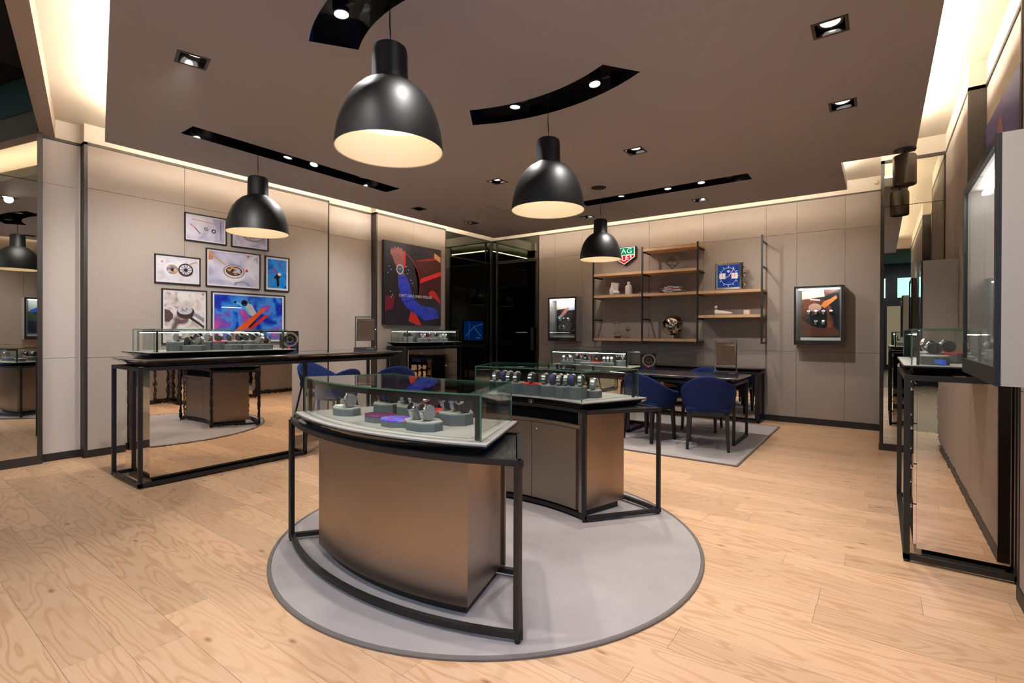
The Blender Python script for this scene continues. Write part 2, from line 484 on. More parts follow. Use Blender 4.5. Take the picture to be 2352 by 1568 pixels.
# --- smoked glass corner
gl = struct('window_1', bx(-6.70, -6.665, 6.83, YB, 0, ZT), M_BASEB)
mk('pane', bx(-6.672, -6.66, 6.835, 8.30, 0.08, 2.757), M_DARKGL, gl)
mk('pane', bx(-6.672, -6.66, 6.835, 8.30, 2.763, 3.213), M_DARKGL, gl)
mk('window_frame', join(bx(-6.675, -6.652, 6.83, YB, 3.213, ZT), bx(-6.675, -6.652, 6.83, YB, 0, 0.08), bx(-6.675, -6.65, 8.29, YB, 0, ZT), bx(-6.672, -6.656, 6.83, 8.3, 2.755, 2.765)), M_TRIMDK, gl)
gd = struct('door_1', bx(-6.66, -5.47, YB + 0.01, YB + 0.04, 0, ZT), M_BASEB)
mk('pane', bx(-6.49, -5.50, YB - 0.005, YB + 0.008, 0.08, 2.735), M_DARKGL, gd)
mk('pane', bx(-6.49, -5.50, YB - 0.005, YB + 0.008, 2.79, 3.213), M_DARKGL, gd)
mk('pane', bx(-6.64, -6.52, YB - 0.005, YB + 0.008, 0.08, 3.213), M_DARKGL, gd)
mk('door_frame', join(bx(-6.52, -6.49, YB - 0.02, YB + 0.01, 0, ZT), bx(-5.50, -5.46, YB - 0.02, YB + 0.01, 0, ZT), bx(-6.49, -5.50, YB - 0.015, YB + 0.01, 2.735, 2.75), bx(-6.49, -5.50, YB - 0.015, YB + 0.01, 2.772, 2.79), bx(-6.65, -5.46, YB - 0.02, YB + 0.01, 3.213, ZT), bx(-6.65, -5.46, YB - 0.02, YB + 0.01, 0, 0.08)), M_TRIMDK, gd)
mk('door_handle', bx(-5.60, -5.545, YB - 0.075, YB - 0.045, 0.95, 1.40), M_BLACK, gd)

# --- back wall
wb = struct('wall_back', bx(-6.9, 0.9, YB + 0.02, YB + 0.2, 0, 4.0), M_WHITE)
XS = [-5.455, -5.085, -4.496, -4.094, -3.20, -2.295, -1.382, -0.981, -0.395, 0.0]
for i in range(len(XS) - 1):
    for j in range(3):
        zs = [0.085, 1.04, 2.757, 3.215]
        mk('panel', bx(XS[i] + G, XS[i + 1] - G, YB, YB + 0.03, zs[j] + G, zs[j + 1] - G), M_WALL, wb)
struct('trim_4', bx(-5.46, 0.0, YB - 0.004, YB + 0.02, 3.215, ZT), M_TRIMDK)
struct('wall_back_upper', bx(-6.67, 0.0, YB + 0.004, YB + 0.03, ZT, ZU), M_WHITE)
struct('baseboard_back', bx(-5.46, 0.0, YB - 0.012, YB + 0.02, 0, 0.085), M_BASEB)

# --- right wall: mirror-faced pier, cloth panels
YM = 6.99
pier = struct('wall_right_pier', bx(0.0, 0.9, YM + 0.012, YB + 0.1, 0, ZT), M_TRIMDK)
struct('wall_right_pier_upper', bx(0.0, 0.9, YM + 0.004, YB + 0.1, ZT, ZU), M_WHITE)
mk('pane', bx(0.035, 0.54, YM - 0.002, YM + 0.011, 0.075, 2.713), M_MIRCL, pier)
mk('pane', bx(0.035, 0.54, YM - 0.002, YM + 0.011, 2.719, 3.20), M_MIRCL, pier)
mk('frame', join(bx(0.0, 0.035, YM - 0.012, YM + 0.012, 0.0, ZT), bx(0.0, 0.553, YM - 0.012, YM + 0.012, 3.20, ZT), bx(-0.005, 0.553, YM - 0.016, YM + 0.012, 0, 0.075)), M_TRIMDK, pier)
wr = struct('wall_right', bx(XRR + 0.03, 1.0, -0.6, YM, 0, 4.0), M_WHITE)
def cloth_set_xr(xf, thick, ys, zs, mat):
    for i in range(len(ys) - 1):
        for j in range(len(zs) - 1):
            mk('panel', bx(xf, xf + thick, ys[i] + G, ys[i + 1] - G, zs[j] + G, zs[j + 1] - G), mat, wr)
cloth_set_xr(XR, 0.13, [5.32, 6.10, 6.975], ZS, M_WALL)
cloth_set_xr(XRR, 0.025, [3.46, 4.40, 5.29], ZS, M_WALL2)
cloth_set_xr(XR, 0.13, [-0.35, 0.6, 1.2, 2.3, 3.42], ZS, M_WALL)
struct('trim_5', join(bx(XR - 0.004, XRR + 0.03, 5.29, 5.318, 0.07, ZT), bx(XR - 0.004, XRR + 0.03, 5.29, 6.98, 3.206, ZT), bx(XRR - 0.008, XRR + 0.03, 3.45, 5.29, 3.206, ZT)), M_TRIMDK)
struct('trim_6', join(bx(XR - 0.004, XRR + 0.03, 3.422, 3.452, 0.07, ZT), bx(XR - 0.004, XRR + 0.03, -0.5, 3.422, 3.206, ZT)), M_TRIMDK)
struct('wall_right_upper', join(bx(XR, 0.9, 5.29, YM + 0.01, ZT, ZU), bx(XRR, 0.9, 3.452, 5.29, ZT, ZU), bx(XR, 0.9, -0.6, 3.452, ZT, ZU)), M_WHITE)
struct('baseboard_right', join(bx(XR - 0.006, XRR, 5.29, 6.98, 0, 0.075), bx(XRR - 0.006, XRR + 0.02, 3.452, 5.29, 0, 0.075), bx(XR - 0.006, XRR, 0.0, 3.452, 0, 0.075)), M_BASEB)

# --- storefront side: bulkhead beam, wall mirror left of it, the dark mall beyond
fl = lambda x: 0.695 - 0.2445 * (x + 4.019)
poly = [(-6.70, fl(-6.70)), (1.0, fl(1.0)), (1.0, fl(1.0) - 0.114), (-6.70, fl(-6.70) - 0.114)]
M_BEAM = plain('beam_paint', C(196, 176, 162), 0.7, noise=0.02)
struct('trim_7', prism(poly, ZT, 3.46), M_BEAM)
M_TEAL = plain('facade_teal', C(96, 124, 132), 0.6, noise=0.05)
struct('wall_front', prism([(x, y - 0.02) for x, y in poly], 3.46, 4.0), M_TEAL)
M_MALLC = plain('mall_ceiling', C(44, 38, 36), 0.9, noise=0.1, nscale=5)
struct('ceiling_mall', bx(-9, 6, -9, fl(-6.7), 3.80, 3.9), M_MALLC)
M_MALLF = plain('mall_floor', C(150, 128, 108), 0.25, noise=0.1, nscale=3)
struct('floor_mall', bx(-9, 6, -9, -1.18, -0.06, -0.002), M_MALLF)
lm = struct('wall_front_left', bx(-6.9, -6.625, -8.5, 1.237, 0, 4.0), M_BASEB)
mk('mirror_pane', bx(-6.63, -6.61, -2.5, 1.20, 0.085, 2.750), M_MIRCL, lm)
mk('mirror_pane', bx(-6.63, -6.61, -2.5, 1.20, 2.756, 3.9), M_MIRCL, lm)
mk('mirror_frame', join(bx(-6.65, -6.605, 1.20, 1.237, 0, 3.9), bx(-6.65, -6.603, -2.5, 1.237, 0, 0.085)), M_TRIMDK, lm)
mo = struct('wall_mall_opposite', bx(-9, 6, -8.9, -8.7, 0, 3.9), plain('shopfront_dark', C(20, 24, 30), 0.3, noise=0.2, nscale=2))
for x0, x1, z0, z1, c, s in ((-6.5, -4.6, 2.4, 3.0, (0.35, 0.75, 0.72), 1.6), (-1.2, 0.15, 2.6, 3.3, (0.35, 0.75, 0.70), 1.6), (0.5, 2.4, 2.6, 3.3, (0.35, 0.75, 0.72), 1.4), (-3.4, -2.4, 0.2, 2.6, (0.55, 0.42, 0.28), 0.35), (0.2, 1.6, 0.2, 2.3, (0.5, 0.42, 0.3), 0.3)):
    mk('lit_panel', bx(x0, x1, -8.70, -8.66, z0, z1), emitter('mall_light_%.1f_%.1f' % (x0, s), c, s), mo)

ML = emitter('mall_fill_light', (0.80, 0.91, 1.0), 12.0)  # unseen panels, added to throw cool fill light into the shop
cm = bpy.data.objects['ceiling_mall']
for x, y in ((-3.6, -2.6), (-0.6, -2.6), (2.4, -2.6), (-2.1, -4.2), (0.9, -4.2)):
    mk('fill_panel', bx(x - 0.6, x + 0.6, y - 0.3, y + 0.3, 3.785, 3.799), ML, cm)

# --- ceilings
struct('ceiling_upper', prism([(-6.69, fl(-6.69)), (0.9, fl(0.9)), (0.9, YB + 0.1), (-6.69, YB + 0.1)], ZU, ZU + 0.08), M_WHITE)
outer = [(-5.955, 1.557), (-3.383, 0.908), (0.272, -0.013), (0.272, 6.33), (-0.34, 6.31), (-0.34, 7.53), (-5.945, 7.515)]
DL = [('d1', -3.69, 1.43, -14), ('d2', -0.245, 3.485, 0), ('d3', -0.245, 4.72, 0), ('d4', -1.96, 4.725, 0), ('d5', -3.69, 4.72, 0),
      ('d6', -5.427, 5.09, 0), ('d7', -5.427, 6.26, 0), ('d8', -1.968, 6.966, 0), ('d9', -3.68, 6.97, 0), ('d10', -1.96, 0.98, -14), ('d11', -0.245, 2.25, 0), ('d12', -0.245, 1.01, 0)]
def sq(x, y, a, rot):
    c, s = math.cos(math.radians(rot)), math.sin(math.radians(rot))
    return [(x + c * u - s * v, y + s * u + c * v) for u, v in ((-a, -a), (a, -a), (a, a), (-a, a))]
def arc(cx_, cy_, r, a0, a1, n):
    return [(cx_ + r * math.cos(math.radians(a0 + (a1 - a0) * i / n)), cy_ + r * math.sin(math.radians(a0 + (a1 - a0) * i / n))) for i in range(n + 1)]
def chord_arc(cx_, hw, yc, sag, n=14):
    """points along an arc from x=cx-hw to cx+hw, ends at y=yc, middle at y=yc+sag"""
    R_ = (hw * hw + sag * sag) / (2 * abs(sag)); sg = 1 if sag > 0 else -1
    cyy = yc + sag - sg * R_
    out = []
    a = math.asin(hw / R_)
    for i in range(n + 1):
        t = -a + 2 * a * i / n
        out.append((cx_ + R_ * math.sin(t), cyy + sg * R_ * math.cos(t)))
    return out
# slots: straight (left counter, desk) and curved (islands)
slot_left = [(-5.127, 1.892), (-4.868, 1.892), (-4.868, 4.242), (-5.127, 4.242)]
slot_desk = [(-3.36, 6.115), (-1.21, 6.115), (-1.21, 6.372), (-3.36, 6.372)]
far = chord_arc(-2.10, 0.76, 3.31, 0.185); near = chord_arc(-2.10, 0.59, 3.075, 0.13)
slot_a2 = far + near[::-1]
far1 = chord_arc(-2.10, 0.59, 2.00, -0.15); near1 = chord_arc(-2.10, 0.76, 1.76, -0.19)
slot_a1 = near1 + far1[::-1]
holes = [slot_left, slot_desk, slot_a2, slot_a1] + [sq(x, y, 0.083, r) for _, x, y, r in DL]
allp = [outer] + holes
flat = [p for pl in allp for p in pl]
tris = tessellate_polygon([[Vector((x, y, 0)) for x, y in pl] for pl in allp])
V = [(x, y, ZC) for x, y in flat]; F = [tuple(t) for t in tris]
n0 = len(V); n = len(outer)
V += [(x, y, ZC + 0.10) for x, y in outer]
for i in range(n): F.append((i, (i + 1) % n, n0 + (i + 1) % n, n0 + i))
ceil = struct('ceiling', (V, F), M_CEIL)
# top side of the floating ceiling (bounces the cove light)
n1 = prism(outer, ZC + 0.101, ZC + 0.105)
mk('ceiling_top', n1, M_WHITE, ceil)

# cove light strips on the back of the floating ceiling
M_COVE = emitter('cove_led', WARM, COVE)
def cove(a, b, w=0.035):
    ax, ay = a; bx_, by = b
    l = math.hypot(bx_ - ax, by - ay); nx, ny = -(by - ay) / l * w, (bx_ - ax) / l * w
    z = ZC + 0.125
    return prism([(ax, ay), (bx_, by), (bx_ + nx, by + ny), (ax + nx, ay + ny)], z, z + 0.02)
cv = struct('trim_8', prism([(-5.80, 2.0), (-5.78, 2.0), (-5.78, 7.0), (-5.80, 7.0)], ZC + 0.105, ZC + 0.124), M_WHITE)
cr = 0.10
for w_, a, b in ((.035, (-5.955 + cr, 1.75), (-5.945 + cr, 7.35)), (.035, (-5.80, 7.515 - cr), (-0.50, 7.53 - cr)), (.02, (-0.34 - cr, 7.40), (-0.34 - cr, 6.25)), (.02, (-0.40, 6.31 - cr), (0.12, 6.32 - cr)), (.02, (0.272 - cr, 6.2), (0.272 - cr, 0.2)), (.014, (0.1, 0.15), (-3.35, 1.03)), (.014, (-3.38, 1.035), (-5.75, 1.635))):
    mk('light_strip', cove(a, b, w_), M_COVE, ceil)

# ================================================================== LAMPS
def downlight(x, y, rot, k, label, on=True, target=None):
    t = thing('recessed_downlight', label, 'downlight', (x, y, ZC), 0, 'square recessed downlights')
    o, i = sq(x, y, 0.0925, rot), sq(x, y, 0.074, rot)
    ring = loft([[(a, b, ZC - 0.003) for a, b in i], [(a, b, ZC - 0.003) for a, b in o], [(a, b, ZC + 0.004) for a, b in o]], False, False)
    mk('bezel', ring, plain('downlight_bezel', C(70, 60, 54), 0.45, noise=0.05), t)
    mk('housing', loft([[(a, b, ZC - 0.002) for a, b in i], [(a, b, ZC + 0.09) for a, b in i]], False, True), M_BLACKG, t)
    d = (Vector(target) - Vector((x, y, ZC + 0.03))).normalized()
    q = d.to_track_quat('-Z', 'Y').to_matrix().to_4x4()
    mt = Matrix.Translation((x, y, ZC + 0.030)) @ q
    mk('lamp_ring', xform(lathe([(0.050, 0.01), (0.066, 0.0), (0.066, 0.03)], n=28), mt), M_BLACK, t, True)
    mk('reflector', xform(lathe([(0.051, 0.002), (0.036, 0.02), (0.022, 0.028)], n=28), mt), emitter('downlight_reflector', NEUT, 1.6, False) if on else M_CHROME, t, True)
    mk('lens', xform(lathe([(0.0005, 0.027), (0.024, 0.027)], n=20), mt), emitter('downlight_lens', NEUT, 12.0, False) if on else M_CHROME, t)
    if on:
        spot('downlight_beam', (x + d.x * 0.06, y + d.y * 0.06, ZC - 0.03), target, SPOT * k, 95, 1.0, NEUT, 0.045, t)
    return t

downlight(-3.69, 1.43, -14, 0.9, 'square black recessed downlight on the ceiling left of the nearest pendant', True, (-6.3, 1.9, 1.0))
downlight(-0.245, 3.485, 0, 0.38, 'large lit square downlight at the upper right of the ceiling', True, (-0.3, 3.3, 0))
downlight(-0.245, 4.72, 0, 0.48, 'tilted square downlight second along the right ceiling edge', True, (0.0, 4.4, 0))
downlight(-1.96, 4.725, 0, 0.65, 'lit square downlight right of the second pendant', True, (-1.9, 4.5, 0))
downlight(-3.69, 4.72, 0, 1.0, 'lit square downlight left of the second pendant, mid ceiling', True, (-3.4, 4.4, 0))
downlight(-5.427, 5.09, 0, 1.0, 'unlit dark square downlight above the steering wheel poster', False, (-5.427, 5.0, 0))
downlight(-5.427, 6.26, 0, 0.15, 'tilted square downlight nearest the smoked glass corner', True, (-6.5, 6.0, 1.8))
downlight(-1.968, 6.966, 0, 0.26, 'tilted square downlight in front of the wall shelves', True, (-1.2, 8.3, 1.4))
downlight(-3.68, 6.97, 0, 0.22, 'tilted square downlight behind the smallest pendant', True, (-3.2, 8.3, 1.5))

downlight(-1.96, 0.98, -14, 0.7, 'added out-of-view square downlight near the shop entrance, above the front boards', True, (-2.4, 0.9, 0))  # unseen lamp, added to light the front of the floor
downlight(-0.245, 2.25, 0, 0.26, 'square recessed downlight third along the right ceiling edge', True, (-0.4, 2.2, 0))
downlight(-0.245, 1.01, 0, 0.7, 'square recessed downlight nearest the entrance on the right ceiling edge', True, (0.2, 1.9, 0.9))

def slot_fixture(label, poly, lamps, name='track_light'):
    cx_ = sum(p[0] for p in poly) / len(poly); cy_ = sum(p[1] for p in poly) / len(poly)
    t = thing(name, label, 'track light', (cx_, cy_, ZC), 0, 'black recessed lighting slots')
    n = len(poly)
    ring = loft([[(x, y, ZC - 0.001) for x, y in poly], [(x, y, ZC + 0.095) for x, y in poly]], False, True)
    mk('slot_housing', ring, M_BLACKG, t)
    for (x, y, tx, ty, tz, w, ang) in lamps:
        z = ZC + 0.02
        d = (Vector((tx, ty, tz)) - Vector((x, y, z))).normalized()
        mt = Matrix.Translation((x, y, z)) @ d.to_track_quat('-Z', 'Y').to_matrix().to_4x4()
        h = mk('spot_head', xform(lathe([(0.0005, 0.065), (0.045, 0.065), (0.047, 0.0), (0.040, -0.004), (0.039, 0.008)], n=24), mt), M_BLACK, t, True)
        mk('lens', xform(lathe([(0.0005, 0.004), (0.038, 0.004)], n=20), mt), emitter('track_lens', (0.96, 0.98, 1.0), 12.0, False), h)
        mk('bracket', bx(x + 0.055, x + 0.115, y - 0.012, y + 0.012, ZC + 0.04, ZC + 0.05), M_TRIMDK, h)
        spot('track_beam', (x + d.x * 0.03, y + d.y * 0.03, z + d.z * 0.03 - 0.01), (tx, ty, tz), w, ang * 1.5, 1.0, (1.0, 0.95, 0.90), 0.03, t)
    return t

slot_fixture('straight black slot with five spotlights above the left counter', slot_left,
    [(-5.02, 2.06, -6.4, 2.3, 1.4, TRACK * 1.3, 60), (-5.0, 2.84, -5.2, 2.6, 1.0, TRACK, 50), (-4.976, 3.126, -4.6, 2.2, 0, TRACK, 55), (-4.92, 3.72, -5.6, 3.8, 0.8, TRACK, 50), (-5.04, 3.976, -6.5, 4.4, 1.2, TRACK * 1.3, 55)])
slot_fixture('straight black slot with four spotlights above the meeting desk', slot_desk,
    [(-2.787, 6.247, -2.9, 6.4, 0.8, TRACK, 50), (-2.166, 6.264, -2.0, 6.2, 0.75, TRACK, 55), (-1.749, 6.242, -1.6, 6.0, 0.0, TRACK, 60), (-1.395, 6.161, -0.7, 8.3, 1.2, TRACK * 1.3, 50)])
slot_fixture('curved black slot with two spotlights above the farther island case', slot_a2,
    [(-2.382, 3.277, -2.5, 3.3, 0.9, TRACK, 60), (-1.691, 3.317, -1.3, 3.2, 0.6, TRACK, 60)])
slot_fixture('curved black slot with spotlights above the nearest pendant', slot_a1,
    [(-2.495, 1.738, -2.3, 1.8, 0.9, TRACK, 60), (-1.70, 1.74, -1.5, 1.9, 0.9, TRACK, 60)])

# ceiling bits
t = tag(mk('ceiling_speaker', lathe([(0.0005, 0.0), (0.085, 0.0), (0.095, 0.006)], -2.823, 5.653, ZC - 0.006, 28), plain('speaker_grille', C(40, 36, 34), 0.7, noise=0.3, nscale=400), None, True), 'round dark loudspeaker grille flush in the ceiling beside the desk slot', 'speaker')
t = thing('cylinder_spotlight', 'hanging dark cylinder spotlight at the right ceiling edge before the mirror', 'spotlight', (0.186, 6.213, ZC))
mk('canopy', lathe([(0.0005, -0.012), (0.09, -0.012), (0.093, 0.0)], 0.186, 6.213, ZC, 28), M_TRIMDK, t, True)
mk('stem', tube([(0.186, 6.213, ZC - 0.01), (0.186, 6.213, ZC - 0.06)], 0.008), M_TRIMDK, t)
mk('body', lathe([(0.0005, -0.055), (0.085, -0.06), (0.095, -0.075), (0.095, -0.345), (0.088, -0.35), (0.085, -0.33), (0.0005, -0.33)], 0.186, 6.213, ZC, 36), plain('spot_body_bronze', C(74, 62, 50), 0.35, noise=0.05), t, True)
t = tag(mk('motion_sensor', join(lathe([(0.0005, 0.05), (0.018, 0.045), (0.026, 0.025), (0.028, 0.0)], n=20)), M_WHITE, None, True), 'small white motion sensor on the wall above the right cloth panels', 'sensor')
t.location = (-0.05, YB + 0.004, 3.33); t.rotation_euler = (PI / 2, 0, 0)

def pendant(x, y, zr, label):
    t = thing('pendant_lamp', label, 'pendant lamp', (x, y, ZC), 0, 'black dome pendant lamps')
    # outer silhouette from the rim upward (r, z): bell and straight neck
    H_ = 0.0
    out = [(0.285, 0.0), (0.283, 0.03), (0.274, 0.10), (0.256, 0.17), (0.228, 0.24), (0.190, 0.295), (0.145, 0.338), (0.105, 0.360), (0.098, 0.366), (0.0955, 0.372), (0.093, 0.52), (0.088, 0.545), (0.074, 0.556), (0.0005, 0.558)]
    inn = [(0.2845, -0.001), (0.279, 0.002), (0.277, 0.03), (0.268, 0.10), (0.250, 0.165), (0.222, 0.233), (0.185, 0.286), (0.14, 0.328), (0.0005, 0.335)]
    mk('shade', lathe([(r, z) for r, z in out], x, y, zr, 48), M_PENDO, t, True)
    mk('shade_lining', lathe([(r, z) for r, z in inn], x, y, zr, 48), M_PENDI, t, True)
    mk('diffuser', lathe([(0.0005, 0.155), (0.16, 0.16), (0.235, 0.172), (0.235, 0.185), (0.0005, 0.19)], x, y, zr, 40), emitter('pendant_glow', (1.0, 0.92, 0.80), PEND), t, True)
    mk('cord', tube([(x, y, zr + 0.555), (x + 0.004, y, zr + 0.62), (x - 0.002, y, zr + 0.68), (x, y, ZC + 0.09)], 0.004, 6), M_BLACK, t)
    return t
pendant(-2.13, 1.785, 2.275, 'largest black dome pendant nearest the camera, above the front island')
pendant(-2.10, 3.33, 2.255, 'black dome pendant above the farther island, right of centre')
pendant(-4.98, 2.52, 2.275, 'black dome pendant hanging over the left counter')
pendant(-3.13, 6.33, 2.315, 'smallest black dome pendant, far back beside the red and green sign')

# ================================================================== WATCHES
def ring_seg(r0, r1, w, a0, a1, n, links=False):
    """band around the x axis between angles (0 = up, towards -y positive)"""
    rings = []
    for i in range(n + 1):
        a = math.radians(a0 + (a1 - a0) * i / n)
        k = 1.0 if not links else (1.0 if i % 2 else 0.965)
        c, s = math.cos(a), math.sin(a)
        rings.append([(-w / 2, -s * r0, c * r0), (w / 2, -s * r0, c * r0), (w / 2, -s * r1 * k, c * r1 * k), (-w / 2, -s * r1 * k, c * r1 * k)])
    return loft(rings)

def watch_proto(name, band, dial, cushion, square=False):
    """wristwatch on a display cushion; faces -y; origin under the cushion"""
    t = thing(name, 'x', 'watch', (0, 0, -50), 0)
    R_ = 0.031
    up = Matrix.Translation((0, 0, R_ + 0.002))
    body = loft([[(sx, -R_ * 0.93 * math.sin(a), R_ * 0.93 * math.cos(a)) for a in [2 * PI * i / 24 for i in range(24)]] for sx in (-0.016, 0.016)])
    mk('cushion', xform(body, up), cushion, t, True, True)
    mk('bracelet', xform(ring_seg(R_ * 0.93, R_ * 1.07, 0.023, -165, 165, 30, True), up), band, t, False, True)
    tilt = up @ Matrix.Rotation(math.radians(52), 4, 'X') @ Matrix.Translation((0, 0, R_ * 1.0))
    if square:
        case = prism(rrect(-0.019, 0.019, -0.019, 0.019, 0.004, 3), -0.002, 0.010)
    else:
        case = lathe([(0.019, -0.002), (0.0205, 0.003), (0.0205, 0.007), (0.0175, 0.0105), (0.0155, 0.0105), (0.0155, 0.0095)], n=24, cap0=True)
    cs = mk('case', xform(case, tilt), M_STEEL, t, True, True)
    mk('crown', xform(bx(0.0195, 0.0245, -0.003, 0.003, 0.001, 0.007), tilt), M_STEEL, cs, False, True)
    dv = prism(rrect(-0.0155, 0.0155, -0.0155, 0.0155, 0.003, 3), 0.0085, 0.0103) if square else lathe([(0.0005, 0.0098), (0.0155, 0.0098)], n=24)
    d = mk('dial', xform(dv, tilt), dial, t, False, True)
    return t
STYLES = {
    'sk': ('steel black-dial watch', M_STEEL, M_D_BLACK, M_CUSH_D),
    'sw': ('steel pale-dial watch', M_STEEL, M_D_WHITE, M_CUSH_L),
    'su': ('steel blue-dial watch', M_STEEL, M_D_BLUE, M_CUSH_D),
    'kk': ('black-strapped watch', M_STRAP_K, M_D_BLACK, M_CUSH_D),
    'bw': ('brown-strapped watch', M_STRAP_B, M_D_WHITE, M_CUSH_D),
    'sr': ('steel red-dial watch', M_STEEL, M_D_RED, M_CUSH_D),
    'uu': ('blue-strapped watch', M_STRAP_U, M_D_BLUE, M_CUSH_D),
    'lk': ('steel watch on a grey cushion', M_STEEL, M_D_BLACK, M_CUSH_L),
}
PROTO = {}
def put_watch(style, x, y, z, rotz, label, group, scale=1.0):
    desc = STYLES[style][0]
    lab = desc + ', ' + label
    if style not in PROTO:
        PROTO[style] = watch_proto('wristwatch', *STYLES[style][1:])
        r = PROTO[style]
        r.location = (x, y, z); r.rotation_euler = (0, 0, rotz); r['label'] = lab; r['group'] = group; r.scale = (scale,) * 3
        return r
    return copy_tree(PROTO[style], (x, y, z), rotz, lab, group, scale)

ORD = ['first', 'second', 'third', 'fourth', 'fifth', 'sixth', 'seventh', 'eighth', 'ninth', 'tenth', 'eleventh', 'twelfth', 'thirteenth', 'fourteenth', 'fifteenth', 'sixteenth']
def octa(r, rot=PI / 8, sx=1.0, sy=1.0):
    return [(r * math.cos(rot + k * PI / 4) * sx, r * math.sin(rot + k * PI / 4) * sy) for k in range(8)]
def block(x, y, z, h, label, group, w=0.15, d=0.13, rotz=0.0, top=None):
    t = thing('display_block', label, 'display stand', (x, y, z), rotz, group)
    k = 1 / math.cos(PI / 8) / 2
    o = octa(k, PI / 8, w, d); i = octa(k * 0.965, PI / 8, w, d)
    mk('base', prism(o, 0, h - 0.008), M_BLOCK, t, False, True)
    mk('top_pad', loft([[(a, b, h - 0.008) for a, b in o], [(a, b, h - 0.002) for a, b in o], [(a, b, h) for a, b in i]]), top or M_PADTOP, t, False, True)
    return t

# print-like top for two of the island blocks
def print_mat(name, stops, scale=6.0, detail=4.0, rough=0.4, distort=1.5):
    if name in MATS: return MATS[name]
    mt, nt, p, o = new_mat(name)
    g = nt.nodes.new('ShaderNodeNewGeometry'); nz = nt.nodes.new('ShaderNodeTexNoise')
    nz.inputs['Scale'].default_value = scale; nz.inputs['Detail'].default_value = detail; nz.inputs['Distortion'].default_value = distort
    r = nt.nodes.new('ShaderNodeValToRGB'); e = r.color_ramp.elements
    e[0].position, e[0].color = stops[0]; e[1].position, e[1].color = stops[-1]
    for ps, cl in stops[1:-1]:
        q = e.new(ps); q.color = cl
    nt.links.new(g.outputs['Position'], nz.inputs['Vector']); nt.links.new(nz.outputs['Fac'], r.inputs[0]); nt.links.new(r.outputs[0], p.inputs['Base Color'])
    p.inputs['Roughness'].default_value = rough
    MATS[name] = mt
    return mt
M_PR1 = print_mat('print_purple', [(0.3, C(40, 24, 70)), (0.5, C(90, 40, 90)), (0.7, C(150, 40, 60))], 18)
M_PR2 = print_mat('print_blue_red', [(0.3, C(200, 50, 40)), (0.42, C(40, 50, 190)), (0.55, C(70, 120, 220)), (0.68, C(210, 60, 60)), (0.8, C(40, 40, 160))], 22)

